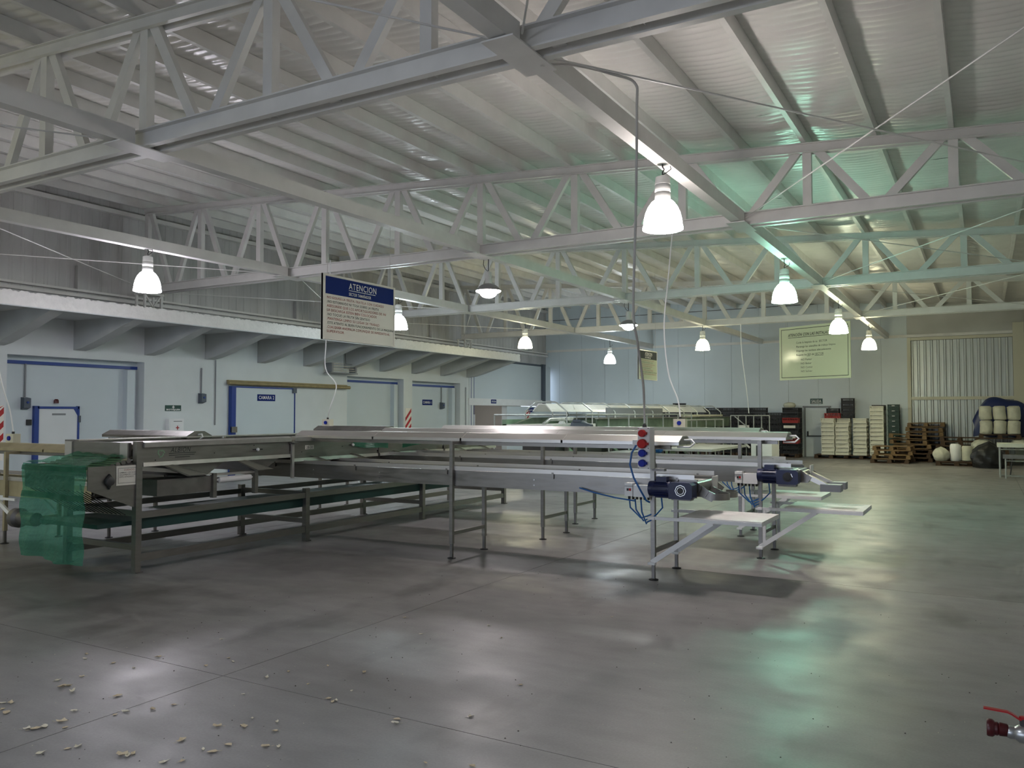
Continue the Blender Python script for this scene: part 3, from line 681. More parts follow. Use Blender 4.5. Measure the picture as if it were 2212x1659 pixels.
# ------------------------------------------------------------------ socket boxes and cables
sb = thing('socket_box', 'grey power box with two red and two blue round sockets', 'socket box', (-2.95, 7.94, 1.14))
bx(-3.035, -2.905, 7.80, 7.93, 1.14, 1.56).build('body', 'white', sb)
bx(-3.03, -2.91, 7.792, 7.80, 1.145, 1.555).build('face_plate', 'housing', sb)
for z, c, r in ((1.50, 'plugred', .034), (1.395, 'plugred', .044), (1.30, 'plugblue', .034), (1.20, 'plugblue', .034)):
    s_ = MB().lathe((-2.978, 7.79, z), [(.0, -.045), (r, -.045), (r+.003, -.03), (r+.004, 0), (0, 0)], 20, 'y').build('socket', c, sb, True)
    bx(-2.978+r*.7, -2.978+r*1.5, 7.75, 7.785, z-.013, z+.013).build('latch', c, s_)
for x_ in (-3.025, -2.92):
    for z in (1.15, 1.55, 1.35): MB().lathe((x_, 7.792, z), [(.005, -.003), (.005, 0)], 8, 'y').build('screw', 'black', sb)
bx(-3.09, -3.03, 7.80, 7.87, 1.38, 1.43).build('side_plug', 'white', sb)
bx(-2.93, -2.80, 7.92, 7.99, 1.115, 1.14).build('mounting_bracket', 'steel_dull', sb)
MB().lathe((-2.985, 7.865, 1.56), [(.022, 0), (.022, .025), (.012, .035), (0, .035)], 12).build('cable_gland', 'black', sb, True)
def cable(pts, lab, m='cable', r=.012):
    # smooth the way points
    P_ = [Vector(p) for p in pts]; out = []
    for i in range(len(P_)-1):
        a = P_[max(i-1, 0)]; b, c = P_[i], P_[i+1]; d = P_[min(i+2, len(P_)-1)]
        for k in range(8):
            t = k/8; out.append(.5*((2*b)+(c-a)*t+(2*a-5*b+4*c-d)*t*t+(3*b-a-3*c+d)*t**3))
    out.append(P_[-1])
    return single('hanging_cable', MB().tube(out, r, 8), m, lab, 'cable', None, True)
cable([(-3.03, 5.72, 4.50), (-2.88, 6.02, 4.58), (-2.66, 6.30, 4.56), (-2.53, 6.48, 4.52), (-2.52, 6.50, 4.3), (-2.56, 6.56, 3.4), (-2.66, 6.75, 2.62), (-2.72, 7.0, 2.35), (-2.86, 7.5, 2.0), (-2.975, 7.83, 1.78), (-2.985, 7.865, 1.60)], 'grey cable hanging from the truss rod to the red and blue socket box')
MB().tube([(-3.06, 7.83, 1.38), (-3.10, 7.80, 1.30), (-3.12, 7.80, 1.18), (-3.08, 7.80, 1.05), (-3.02, 7.82, .93), (-2.97, 7.86, .82), (-2.95, 7.9, .80)], .010, 8).build('blue_flex', 'cableblue', sb, True)
def minibox(x, y, z, lab, top, mid):
    t = thing('socket_box', lab, 'socket box', (x, y, z))
    bx(x-.09, x+.09, y-.05, y+.05, z, z+.12).build('body', 'cream', t)
    MB().lathe((x, y-.05, z+.06), [(0, -.02), (.03, -.02), (.032, 0), (0, 0)], 14, 'y').build('socket', 'plugblue', t, True)
    MB().lathe((x, y, z+.12), [(.018, 0), (.018, .03), (0, .03)], 10).build('cable_gland', 'black', t)
    return t
minibox(-10.2, 11.05, 1.475, 'small cream socket box on the canopy side hood behind the sizer', None, None)
cable([(-10.2, 11.05, 1.63), (-10.1, 11.0, 1.8), (-10.05, 11.1, 2.2), (-10.3, 11.1, 2.5), (-10.35, 11.15, 3.0), (-10.3, 11.2, 4.5)], 'pale cable dropping behind the blue headed sign to a cream box', 'white', .010)
minibox(-11.55, 6.3, 1.30, 'small cream socket box on the beige hood beside the cold room door', None, None)
cable([(-11.55, 6.3, 1.45), (-11.65, 6.3, 1.75), (-11.85, 6.3, 2.1), (-12.0, 6.3, 2.6), (-12.1, 6.2, 4.5)], 'pale cable dropping past the canopy to the beige conveyor', 'white', .009)
minibox(-3.85, 11.6, 1.50, 'cream socket box on the rearmost conveyor post under a pale cable', None, None)
cable([(-3.85, 11.6, 1.65), (-3.9, 11.65, 1.9), (-4.06, 11.7, 2.3), (-4.14, 11.75, 3.0), (-4.1, 11.85, 3.8), (-4.12, 12.1, 4.5)], 'pale cable hanging beside the nearest glowing bell lamp', 'white', .010)
cable([(-6.3, 25.6, 1.7), (-6.35, 25.6, 2.3), (-6.5, 25.6, 3.6), (-6.55, 25.7, 4.5)], 'thin pale cable hanging before the far panelled wall', 'white', .012)

# ------------------------------------------------------------------ hanging signs
def border(par, m, n, u, org, w, h, ins, t):
    """thin frame of four bars on a sign face; org = lower left corner"""
    u = Vector(u); org = Vector(org); nn = Vector(n)
    for a, c, d, e in ((ins, ins, w-ins, ins+t), (ins, h-ins-t, w-ins, h-ins), (ins, ins, ins+t, h-ins), (w-ins-t, ins, w-ins, h-ins)):
        p = [org+u*x_+Vector((0, 0, 1))*z_+nn*.003 for x_, z_ in ((a, c), (d, c), (d, e), (a, e))]
        MB().add(p, [(0, 1, 2, 3)]).build('border', m, par, fix=False)
def wire(par, p, z1): MB().tube([p, (p[0], p[1], z1)], .004, 5).build('hanging_wire', 'cable', par)
LINES = [('NO GOLPEE LA FRUTA, TRATELA CON CUIDADO', 'inkred', 1.215), ('.NO ESTORNUDE NI TOSA SOBRE LA FRUTA', 'inkblack', 1.10), ('ASEGURESE QUE LOS AMORTIGUADORES DE INI', 'inkred', 1.27),
         ('LA DESCARGA ESTEN BIEN COLOCADOS', 'inkred', 1.05), ('.NO TOQUE LA FRUTA SIN SENTIDO', 'inkblack', .90), ('.MANTENGA LIMPIO SU LUGAR DE TRABAJO', 'inkred', 1.115),
         ('.ESTE ATENTO AL BUEN FUNCIONAMIENTO DE LA MAQUINA', 'inkblack', 1.46), ('.CUALQUIER ANOMALIA COMUNIQUE DE INMEDIATO AL', 'inkred', 1.36), ('SUPERVISOR', 'inkred', .345)]
def attention(x, y0, lab, face, head, sub, ztop=4.53):
    w, h, z = 1.56, .90, 2.71
    t = thing('hanging_sign', lab, 'sign', (x, y0+w/2, z))
    bx(x-.03, x, y0, y0+w, z, z+h).build('board', face, t)
    for b in ((y0, y0+.03, z, z+h), (y0+w-.03, y0+w, z, z+h), (y0+.03, y0+w-.03, z, z+.02), (y0+.03, y0+w-.03, z+h-.02, z+h)): bx(x-.035, x+.008, *b).build('frame', 'signwhite', t)
    bx(x, x+.003, y0+.05, y0+w-.035, z+.63, z+.87).build('header_band', head, t)
    U = (0, 1, 0); V = (0, 0, 1)
    text('ATENCION', .125, 'inkwhite', t, (x+.005, y0+.52, z+.745), U, V, width=.60, bold=.001)
    bx(x+.003, x+.005, y0+.52, y0+1.10, z+.722, z+.730).build('underline', 'inkwhite', t)
    text(sub, .06, 'inkwhite', t, (x+.005, y0+.52, z+.655), U, V, width=.48, bold=.001)
    for k, (s_, c, wd) in enumerate(LINES): text(s_, .049, c, t, (x+.005, y0+.075, z+.565-.058*k), U, V, width=wd, bold=.0)['kind'] = 'stuff'
    for y in (y0+.1, y0+w-.1): wire(t, (x-.015, y, z+h), ztop)
    return t
attention(-7.74, 8.27, 'white hanging sign with blue ATENCION header and red and black rules', 'signwhite', 'signblue', 'SECTOR TAMAÑADOR')
attention(-8.77, 22.65, 'pale green hanging sign with dark ATENCION header over the hooped grader', 'signacryl', 'signdark', 'SECTOR EMBALAJE', 6.03)
pr_, pl = Vector((-3.26, 25.0, 2.72)), Vector((-5.46, 26.1, 2.72))
u = (pr_-pl); wd = u.length; u.normalize(); n_ = Vector((u.y, -u.x, 0))
t = thing('hanging_sign', 'large pale yellow hanging sign of workplace rules in black lettering', 'sign', tuple((pr_+pl)/2), math.atan2(u.y, u.x))
hh = 1.63
MB().add([pl+n_*a+u*b*wd+Vector((0, 0, c*hh)) for a in (-.02, 0) for b in (0, 1) for c in (0, 1)], [(0, 1, 3, 2), (4, 6, 7, 5), (0, 4, 5, 1), (2, 3, 7, 6), (0, 2, 6, 4), (1, 5, 7, 3)]).build('board', 'signacryl', t)
border(t, 'inkblack', n_, u, pl, wd, hh, .07, .016)
def stuffy(o): o['kind'] = 'stuff'; return o
def sl_(s_, px, pz_, size, width=None, **k): return stuffy(text(s_, size, 'inkblack', t, pl+n_*.004+u*px+Vector((0, 0, pz_)), u, (0, 0, 1), width=width, **k))
sl_('ATENCIÓN CON LAS INSTALACIONES', .33, 1.33, .12, 1.72, shear=.25, bold=.002)
MB().add([pl+n_*.004+u*a+Vector((0, 0, c)) for a, c in ((.33, 1.285), (2.05, 1.285), (2.05, 1.298), (.33, 1.298))], [(0, 1, 2, 3)]).build('underline', 'inkblack', t, fix=False)
for k, (s_, w_) in enumerate((('Cuide la limpieza de su  SECTOR', 1.08), ('Mantenga los utensillos de trabajo limpios', 1.35), ('Disponga los residuos adecuadamente', 1.2), ('Respete los NO del SECTOR', .95))):
    sl_(s_, .62, 1.10-.125*k, .085, w_)
for a, c in ((1.0, 1.10), (1.27, 1.57)):
    MB().add([pl+n_*.004+u*x_+Vector((0, 0, z_)) for x_, z_ in ((a, .70), (c, .70), (c, .71), (a, .71))], [(0, 1, 2, 3)]).build('underline', 'inkblack', t, fix=False)
for k, s_ in enumerate(('NO Fumar', 'NO Beber', 'NO Comer', 'NO Salivar')): sl_(s_, .78, .58-.118*k, .08)
for b in (.1, .93): q = pl+u*b*wd; wire(t, (q.x, q.y, 2.72+hh), 4.55)

# ------------------------------------------------------------------ left wall fittings
XW = XL+.001
def wallbox(name, lab, cat, y0, y1, z0, z1, d, m, x=XL): return single(name, bx(x+.001, x+d, y0, y1, z0, z1), m, lab, cat)
# sliding cold store door
d1 = tag(bx(XL+.02, XL+.10, 14.98, 17.13, .02, 2.40).build('door_1', 'coldpanel'), kind='structure')
bx(XL+.02, XL+.14, 14.86, 15.0, .02, 2.42).build('door_edge', 'framblue', d1); bx(XL+.02, XL+.125, 15.0, 17.14, 2.385, 2.42).build('door_edge', 'framblue', d1); bx(XL+.02, XL+.12, 17.13, 17.16, .02, 2.4).build('door_edge', 'framblue', d1)
bx(XL+.02, XL+.16, 17.05, 17.18, 2.28, 2.42).build('corner_block', 'greybox', d1)
MB().lathe((XL+.12, 14.75, 2.50), [(0, 0), (.05, 0), (.05, 4.72), (0, 4.72)], 14, 'y').build('sliding_track', 'pipeyellow', d1, True)
bx(XL+.0, XL+.09, 14.8, 19.4, 2.54, 2.58).build('track_plate', 'pipeyellow', d1); bx(XL+.10, XL+.2, 14.86, 15.0, 1.2, 1.35).build('latch', 'steel', d1)
def plate(lab, y0, y1, z0, z1, m, txt, size, x=XL, sub=None, cat='sign', d=.012):
    t = thing('wall_sign', lab, cat, (x+d, (y0+y1)/2, z0)); bx(x, x+d, y0, y1, z0, z1).build('plate', m, t)
    if txt: text(txt, size, 'inkwhite', t, (x+d+.002, (y0+y1)/2, z0+(z1-z0)*(.28 if not sub else .12)), (0, 1, 0), (0, 0, 1), align='CENTER', width=(y1-y0)*.86, bold=.002)
    return t
plate('blue CAMARA 2 sign on the sliding cold store door', 15.76, 16.40, 2.04, 2.22, 'signblue', 'CAMARA 2', .13, XL+.10)
plate('blue CAMARA 1 sign in the far cold room bay', 23.85, 24.45, 2.0, 2.2, 'signblue', 'CAMARA 1', .13, XL-.30)
plate('blue OFICINA sign on the white lintel', 28.0, 28.4, 2.34-.24, 2.26, 'signblue', 'OFICINA', .1, XL+.06)
bt = plate('green BOTIQUIN sign with a white cross above the first aid cabinet', 12.95, 13.40, 1.76, 1.90, 'signgreen', 'BOTIQUIN', .05, XL, sub=1)
bx(XL+.012, XL+.015, 13.16, 13.19, 1.82, 1.89).build('cross', 'inkwhite', bt); bx(XL+.012, XL+.015, 13.14, 13.21, 1.845, 1.865).build('cross', 'inkwhite', bt)
plate('dark emergency sign on the office inner wall', 29.2, 29.7, 1.78, 1.90, 'signgreen', 'SALIDA', .05, XL-3.05)
plate('small blue sign at the end of the white side wall', 31.2, 31.7, 1.75, 1.95, 'signblue', 'BAÑOS', .1, XL)
fa = thing('first_aid_cabinet', 'white first aid cabinet with a red cross on the left wall', 'cabinet', (XL+.06, 13.2, 1.2))
bx(XL, XL+.12, 12.98, 13.40, 1.15, 1.57).build('body', 'white', fa); bx(XL+.12, XL+.13, 13.0, 13.38, 1.17, 1.55).build('door', 'white', fa)
bx(XL+.13, XL+.133, 13.20, 13.225, 1.30, 1.40).build('red_cross', 'red', fa); bx(XL+.13, XL+.133, 13.165, 13.26, 1.338, 1.362).build('red_cross', 'red', fa)
bx(XL+.13, XL+.133, 13.1, 13.34, 1.50, 1.512).build('print_line', 'inkblack', fa)
def ctrl(y, z, ztop, lab, x=XL):
    t = thing('control_box', lab, 'control box', (x+.06, y, z), 0, 'blue grey wall control boxes')
    MB().prism([(x, z), (x+.14, z+.04), (x+.14, z+.24), (x, z+.26)], y-.07, y+.07, 'y').build('body', 'greybox', t)
    MB().tube([(x+.03, y, z+.25), (x+.03, y, ztop)], .018, 8).build('conduit', 'conduit', t)
    MB().lathe((x+.14, y, z+.15), [(.0, .02), (.025, .02), (.025, 0)], 10, 'x').build('knob', 'framblue', t)
ctrl(13.98, 1.95, 2.85, 'blue grey control box with conduit beside the sliding cold store door')
ctrl(9.75, 1.78, 2.75, 'blue grey control box with conduit inside the bay with the small door', XL-.3)
ctrl(25.0, 1.85, 2.7, 'blue grey control box with conduit in the bay with the CAMARA 1 sign', XL-.3)
single('wall_conduit', MB().tube([(XL+.03, 14.42, 3.08), (XL+.03, 14.42, 1.4)], .014, 8), 'conduit', 'thin grey conduit down the wall beside the sliding cold store door', 'conduit')
single('wall_conduit', MB().tube([(XL+.03, 26.2, 2.7), (XL+.03, 26.2, 1.2)], .014, 8), 'conduit', 'thin grey conduit on the pier at the canopy end', 'conduit')
# small cold room door in the first bay
d3 = tag(bx(XL-.3, XL-.24, 10.02, 10.90, .02, 1.80).build('door_3', 'lowwall'), kind='structure')
for b in ((9.93, 10.03, 0, 1.86), (10.89, 10.93, 0, 1.86), (10.0, 10.92, 1.80, 1.85)): bx(XL-.3, XL-.22, *b).build('door_frame', 'framblue', d3)
MB().prism([(10.80, 1.80), (10.91, 1.80), (10.91, 1.62)], XL-.24, XL-.23, 'x').build('corner_block', 'framblue', d3)
bx(XL-.24, XL-.2, 10.9, 10.95, 1.5, 1.65).build('hinge', 'greybox', d3); bx(XL-.238, XL-.234, 10.32, 10.62, 1.66, 1.70).build('print_line', 'conduit', d3)
single('alarm_light', MB().lathe((XL-.26, 10.42, 1.92), [(.05, 0), (.05, .06), (.03, .09), (0, .09)], 12), 'darkred', 'dark red alarm light above the small cold room door', 'light')
single('light_switch', bx(XL-.3, XL-.26, 9.80, 9.90, 1.45, 1.57), 'black', 'black light switch beside the small cold room door', 'switch')
# caged heater under the canopy
ht = thing('wall_heater', 'small metal caged heater under the canopy above the sliding door track', 'heater', (XL+.3, 18.95, 2.93))
for y in (18.40, 19.46): bx(XL+.1, XL+.36, y, y+.07, 2.95, 3.22).build('end_plate', 'conduit', ht)
bx(XL+.1, XL+.38, 18.35, 19.55, 2.91, 2.94).build('base', 'conduit', ht)
for z in (2.99, 3.06, 3.13, 3.2): bx(XL+.33, XL+.345, 18.45, 19.48, z, z+.012).build('cage_bar', 'steel', ht)
MB().tube([(XL+.2, 19.2, 3.22), (XL+.2, 19.15, 3.6)], .008, 6).build('hanger', 'rubber', ht)
# striped hazard boards
def hazard(y0, y1, z0, z1, lab, x=XL):
    t = thing('hazard_board', lab, 'hazard board', (x+.01, (y0+y1)/2, z0), 0, 'red and white striped hazard boards')
    bx(x, x+.012, y0, y1, z0, z1).build('board', 'signwhite', t); w = y1-y0; z = z0-.02
    while z < z1-.25:
        a = max(z, z0); 
        MB().add([(x+.014, y0, a), (x+.014, y1, min(a+w, z1)), (x+.014, y1, min(a+w+.13, z1)), (x+.014, y0, min(a+.13, z1))], [(0, 1, 2, 3)]).build('red_stripe', 'red', t, fix=False); z += .27
hazard(8.75, 9.18, .75, 1.86, 'striped hazard board at the bay with the small door'); hazard(22.45, 22.78, .9, 1.88, 'striped hazard board on the pier between two cold room bays')
hazard(31.0, 31.35, .8, 1.85, 'striped hazard board on the white side wall by the hooped grader')
lampmat('glowoffice', (1, .95, .88), 45)  # added, unseen lamp that lifts the dark office interior
ol = thing('office_fill_lamp', 'added ceiling lamp brightening the inside of the office doorway', 'lamp', (XL-1.6, 28.9, 2.54)); bx(XL-1.7, XL-1.5, 28.2, 29.6, 2.56, 2.6).build('tray', 'white', ol); bx(XL-1.67, XL-1.53, 28.25, 29.55, 2.53, 2.56).build('tube_cover', 'glowoffice', ol)
single('office_cabinet', bx(XL-.6, XL-.25, 26.85, 27.3, 0, 1.66), 'white', 'white cabinet standing in the office doorway', 'cabinet')
single('duct', MB().tube([(XL-2.6, 26.9, 2.15), (XL-2.6, 28.9, 2.15)], .14, 14), 'conduit', 'grey duct inside the office doorway', 'duct', None, True)

# ------------------------------------------------------------------ far wall: exit door, sign
dr = tag(bx(-6.05, -5.22, YB-.03, YB-.001, .02, 1.92).build('door_4', 'backpanel'), kind='structure')
for b in ((-6.12, -6.05, 0, 1.98), (-5.22, -5.15, 0, 1.98)): bx(b[0], b[1], YB-.05, YB-.001, b[2], b[3]).build('door_frame', 'conduit', dr)
bx(-6.16, -5.12, YB-.06, YB-.001, 1.93, 1.99).build('door_frame', 'conduit', dr)
bx(-5.98, -5.3, YB-.10, YB-.07, .80, .84).build('panic_bar', 'black', dr); bx(-6.0, -5.95, YB-.1, YB-.03, .80, 1.0).build('lock_case', 'black', dr)
es = thing('exit_sign', 'small dark SALIDA sign above the far exit door', 'sign', (-5.6, YB-.02, 2.08))
bx(-5.88, -5.42, YB-.02, YB-.001, 2.07, 2.28).build('plate', 'signgreen', es)
text('SALIDA', .15, 'inkwhite', es, (-5.65, YB-.023, 2.13), (1, 0, 0), (0, 0, 1), align='CENTER', width=.36, bold=.002)
bx(-5.84, -5.46, YB-.022, YB-.02, 2.09, 2.105).build('underline', 'inkwhite', es)
# low kerb strip by the exit
single('wall_kerb', bx(-6.95, -6.15, YB-.05, YB-.001, .0, .30), 'lowwall', 'pale kerb block with dark strip at the wall beside the exit door', 'kerb')

# ------------------------------------------------------------------ crates
def crate_mesh(w, d, h, m, ribs_=True):
    mb = MB(); t = .015
    mb.box(-w/2, w/2, -d/2, d/2, 0, .012)
    for s in (-1, 1):
        mb.box(-w/2, w/2, s*d/2-t/2, s*d/2+t/2, h-.026, h); mb.box(-w/2+.012, w/2-.012, s*(d/2-.010)-t/2, s*(d/2-.010)+t/2, 0, .022)
        mb.box(s*w/2-t/2, s*w/2+t/2, -d/2, d/2, h-.026, h); mb.box(s*(w/2-.010)-t/2, s*(w/2-.010)+t/2, -d/2+.012, d/2-.012, 0, .022)
        n = 9
        for k in range(n+1):
            x = -w/2+.012+(w-.024)*k/n; mb.box(x-.013, x+.013, s*(d/2-.012)-t*.35, s*(d/2-.012)+t*.35, .02, h-.026)
        for k in range(5):
            y = -d/2+.024+(d-.048)*k/4; mb.box(s*(w/2-.012)-t*.35, s*(w/2-.012)+t*.35, y-.022, y+.022, .02, h-.026)
        mb.box(-w/2+.02, w/2-.02, s*(d/2-.03)-.003, s*(d/2-.03)+.003, .03, h*.5)
        mb.box(s*(w/2-.03)-.003, s*(w/2-.03)+.003, -d/2+.02, d/2-.02, .03, h*.5)
    return mb.mesh('crate', m)
CM = {('b', 1): crate_mesh(.58, .39, .195, 'blackcrate'), ('r', 1): crate_mesh(.58, .39, .195, 'redcrate'), ('w', 1): crate_mesh(.46, .36, .152, 'whitecrate'),
      ('g', 1): crate_mesh(.38, .36, .19, 'greencrate'), ('k', 1): crate_mesh(.44, .36, .19, 'blackcrate')}
NAME = {'b': 'black', 'r': 'red', 'w': 'white', 'g': 'green', 'k': 'black'}
def crate(kind, x, y, z, lab, group, rz=0):
    o = bpy.data.objects.new('plastic_crate', CM[(kind, 1)]); COL.objects.link(o); o.location = (x, y, z); o.rotation_euler = (0, 0, rz)
    tag(o, lab, 'crate', group); return o
# pallets
def make_pallet(m, lab, group):
    t = thing('wooden_pallet', lab, 'pallet', (0, 0, 0), 0, group)
    top = bx(-.6, .6, -.045, .045, 0, .022).mesh('deck_board', m); blk = bx(-.07, .07, -.05, .05, 0, .08).mesh('block', m); st = bx(-.05, .05, -.4, .4, 0, .022).mesh('stringer', m)
    for k in range(6): inst(top, 'deck_board', t, (0, -.355+.142*k, .123))
    for x in (-.53, 0, .53):
        inst(st, 'stringer', t, (x, 0, .101))
        for y in (-.35, 0, .35): inst(blk, 'block', t, (x, y, .021))
    for y in (-.35, 0, .35): inst(top, 'bottom_board', t, (0, y, -.001))
    return t
PG1, PG2, PG3 = 'dark wooden pallets under the crate stacks', 'loose wooden pallets by the gate', 'dark pallets before the gate'
L_pd = 'dark wooden pallet carrying a block of plastic crates'
pal = make_pallet('darkwood', L_pd, PG1); pal.location = (-5.0, 33.05, 0)
dup(pal, (-3.95, 33.05, 0), 0, L_pd); 
for k in range(5): dup(pal, (-6.75-1.22*k, 32.95, 0), 0, L_pd)
# black crate wall
for c in range(10):
    x = -6.45-.605*c
    top = 8 if c not in (1,) else 7
    for r in range(9 if c in (0, 3, 6, 7) else top+1):
        if r > 8: continue
        red = (c == 0 and r in (2, 6))
        kind = 'r' if red else 'b'
        lab = 'red plastic crate in the block of black crates beside the far exit door' if red else ('black plastic crate in the block column nearest the exit door' if c == 0 else 'black plastic crate in the tall block against the far wall')
        crate(kind, x, 32.75+.02*((r*7+c*3) % 3), .146+.198*r, lab, 'red crates in the black block' if red else ('black crate column by the exit door' if c == 0 else 'tall block of black crates at the far wall'))
for r in range(9): crate('b', -6.45, 33.22, .146+.198*r, 'black plastic crate in the tall block against the far wall', 'tall block of black crates at the far wall')
for i, (x, z) in enumerate(((-6.45, .146+.198*2+.2), (-6.45, .146+.198*5), (-8.2, .146+.198*5))):
    single('crate_label', bx(x-.24, x+.2, 32.535, 32.545, z, z+.10), 'signwhite', 'paper label stuck on the black crate block', 'label', 'paper labels on the black crates')
crate('k', -10.9, 32.75, .146+.198*9, 'single black crate on top of the far crate block behind the hooped grader', None)
single('crate_bag', MB().lathe((-6.5, 32.75, 1.93), [(.2, 0), (.24, .08), (.2, .16), (.08, .2), (.0, .2)], 14), 'sack', 'crumpled white bag on top of the black crate block', 'bag', None, True)
# white crate stacks
LW = 'slatted white plastic crate in the stacks beside the exit door'
for x, y, n in ((-5.10, 32.82, 8), (-4.6, 32.82, 8), (-3.98, 32.82, 9), (-3.98, 33.22, 9), (-4.6, 33.22, 9), (-5.10, 33.22, 9)):
    for r in range(n): crate('w', x+.008*((r*5) % 3-1), y, .146+.152*r, LW, 'white crate stacks')
for r in range(12): crate('w', -3.40, 32.82, .146+.152*r, 'slatted white plastic crate in the tallest white stack, next to the green crates', 'tallest white crate stack')
dup(pal, (-3.0, 33.05, 0), 0, L_pd)
crate('w', -5.12, 32.78, .147+.152*8, 'white crate set askew on its stack beside the exit door', None, .05)
for r in range(2): crate('k' if r else 'r', -4.98, 33.2, .146+.152*9+.19*r, ('black crate on a red one over the white stacks' if r else 'red crate under a black one over the white stacks'), None)
for r in range(4): crate('k', -4.45, 33.2, .146+.152*9+.19*r, 'black crate in the stack of four on the white crates', 'four black crates on the white stacks')
for r in range(10): crate('g', -2.86, 33.05, .146+.188*r, 'dark green crate with white tag in the column beside the tall white stack', 'dark green crate column')
for r in range(11): crate('w', -3.40, 33.22, .146+.152*r, 'slatted white plastic crate in the tallest white stack, next to the green crates', 'tallest white crate stack')
crate('k', -3.38, 33.22, .147+.152*11, 'black crate behind the tallest white stack', None)
for r in range(10): single('crate_tag', bx(-2.91, -2.81, 32.858, 32.868, .146+.188*r+.13, .146+.188*r+.155), 'inkwhite', 'small white tag on a dark green crate', 'tag', 'tags on the green crates')
# loose pallets
L_pl = 'loose wooden pallet in the leaning pile before the ribbed gate'
pa2 = make_pallet('wood', L_pl, PG2); pa2.location = (-2.35, 32.2, .81); pa2.rotation_euler = (.0, .05, .05)
for x, y, z, rx, ry, rz in ((-2.3, 32.25, .62, 0, .02, -.04), (-2.2, 32.2, .455, 0, -.02, .03), (-1.85, 33.06, .88, 0, 0, .02), (-1.85, 33.06, 1.05, .0, .02, -.02), (-1.8, 33.06, 1.22, .01, -.02, .01)):
    o = dup(pa2, (x, y, z), rz, L_pl); o.rotation_euler = (rx, ry, rz)
L_pf = 'wooden pallet in the low stack on the floor before the leaning pallets'
pa3 = make_pallet('wood', L_pf, 'low pallet stack before the leaning pallets'); pa3.location = (-2.75, 30.9, .145)
o = dup(pa3, (-2.7, 30.95, .29), .03, L_pf); o = dup(pa3, (-2.72, 30.95, .435), -.05, L_pf)
L_pk = 'dark weathered pallet at the bottom of the piles before the gate'
pa4 = make_pallet('darkwood', L_pk, PG3); pa4.location = (-2.8, 30.9, 0)
for x, y, z in ((-2.15, 32.2, 0), (-2.2, 32.2, .147), (-2.15, 32.2, .294), (-1.8, 33.06, 0), (-1.8, 33.06, .147), (-1.8, 33.06, .294), (-1.8, 33.06, .441), (-1.8, 33.06, .588), (-1.8, 33.06, .735), (-.85, 32.15, 0), (-.85, 32.15, .147), (-.8, 32.15, .294), (-.85, 32.15, .441), (-.7, 32.15, .588), (-.72, 32.15, .735)):
    dup(pa4, (x, y, z), random.uniform(-.02, .02), L_pk)
# sacks, tarp, bag
L_ps = 'dark pallet under the white sack rolls in front of the gate'
dup(pa4, (-.78, 30.4, 0), .0, L_ps, 'pallets under the sacks'); dup(pa4, (.45, 31.6, .86), .0, 'dark pallet holding the upper bundle of white rolls', 'pallets under the sacks')
def roll(x, y, z, r, h, lab, group, m='sack', seed=0):
    rn = random.Random(seed); prof = [(0, 0), (r*.8, 0), (r*.98, h*.06), (r*1.02, h*.3), (r, h*.6), (r*1.0, h*.9), (r*.75, h), (0, h*1.01)]
    mb = MB().lathe((x, y, z), prof, 18)
    mb.v = [(a+.012*math.sin(c*40+seed)+rn.uniform(-.006, .006), b+.012*math.sin(c*31+seed*2), c) for a, b, c in mb.v]
    return single('sack_roll', mb, m, lab, 'sack', group, True)
k = 0
for r in range(2):
    for i in range(3):
        roll(.06+.40*i, 31.5, 1.01+.475*r, .188, .46, 'upright white sack roll in the wrapped bundle above the black bag', 'wrapped bundle of white sack rolls', seed=k); k += 1
for i, (x, h) in enumerate(((-.82, .56), (-.49, .50), (-.155, .48))):
    roll(x, 30.4, .146, .165, h, 'white sack roll standing in the low row on the pallet', 'low row of white sack rolls', 'white' if i == 0 else 'sack', seed=20+i)
mb = MB().grid(lambda u, v: (-1.3+.45*u+.12*math.sin(v*PI), 30.25+.25*v, .15+.45*math.sin(u*PI*.6+.2)*(1-.3*abs(v-.5))), 14, 10)
single('sack', MB().grid(lambda u, v: (-1.23+(.25*math.sin(PI*min(v+.12, 1))**.45)*(1+.08*math.sin(5*u*2*PI+v*6))*math.cos(u*2*PI), 30.35+(.24*math.sin(PI*min(v+.12, 1))**.45)*(1+.08*math.sin(5*u*2*PI+v*6))*math.sin(u*2*PI), .148+.5*v), 24, 14), 'sack', 'rounded white sack slumped at the end of the low sack row', 'sack', None, True)
single('sack', MB().lathe((-.05, 31.4, .52), [(0, 0), (.26, .0), (.34, .08), (.33, .18), (.22, .28), (.08, .32), (0, .32)], 16), 'sack', 'loose white sack under the wrapped bundle', 'sack', None, True)
single('sack', MB().lathe((1.0, 31.4, .62), [(0, 0), (.22, .0), (.26, .08), (.2, .2), (.08, .24), (0, .24)], 14), 'sack', 'loose white sack above the white topped tables', 'sack', None, True)
dup(pa4, (.1, 31.5, 0), 0, L_ps, 'pallets under the sacks'); dup(pa4, (.1, 31.5, .19), 0, L_ps, 'pallets under the sacks'); dup(pa4, (.1, 31.5, .37), 0, L_ps, 'pallets under the sacks'); 
def bag_fn(u, v):
    a = u*2*PI; r = (.42, .47, .48, .47, .43, .30, .0)[min(int(v*6), 6)]; f = v*6-int(v*6)
    r2 = (.42, .47, .48, .47, .43, .30, .0)[min(int(v*6)+1, 6)]; rr = r+(r2-r)*f
    rr *= 1+.06*math.sin(5*a+v*9)+.04*math.sin(11*a-v*7)
    return (.12+rr*1.0*math.cos(a), 29.55+rr*.7*math.sin(a), .01+.80*v*(1+.04*math.sin(3*a)))
single('bin_bag', MB().grid(bag_fn, 36, 24), 'blackbag', 'bulky black plastic bag on the floor before the sack pallets', 'bag', None, True)
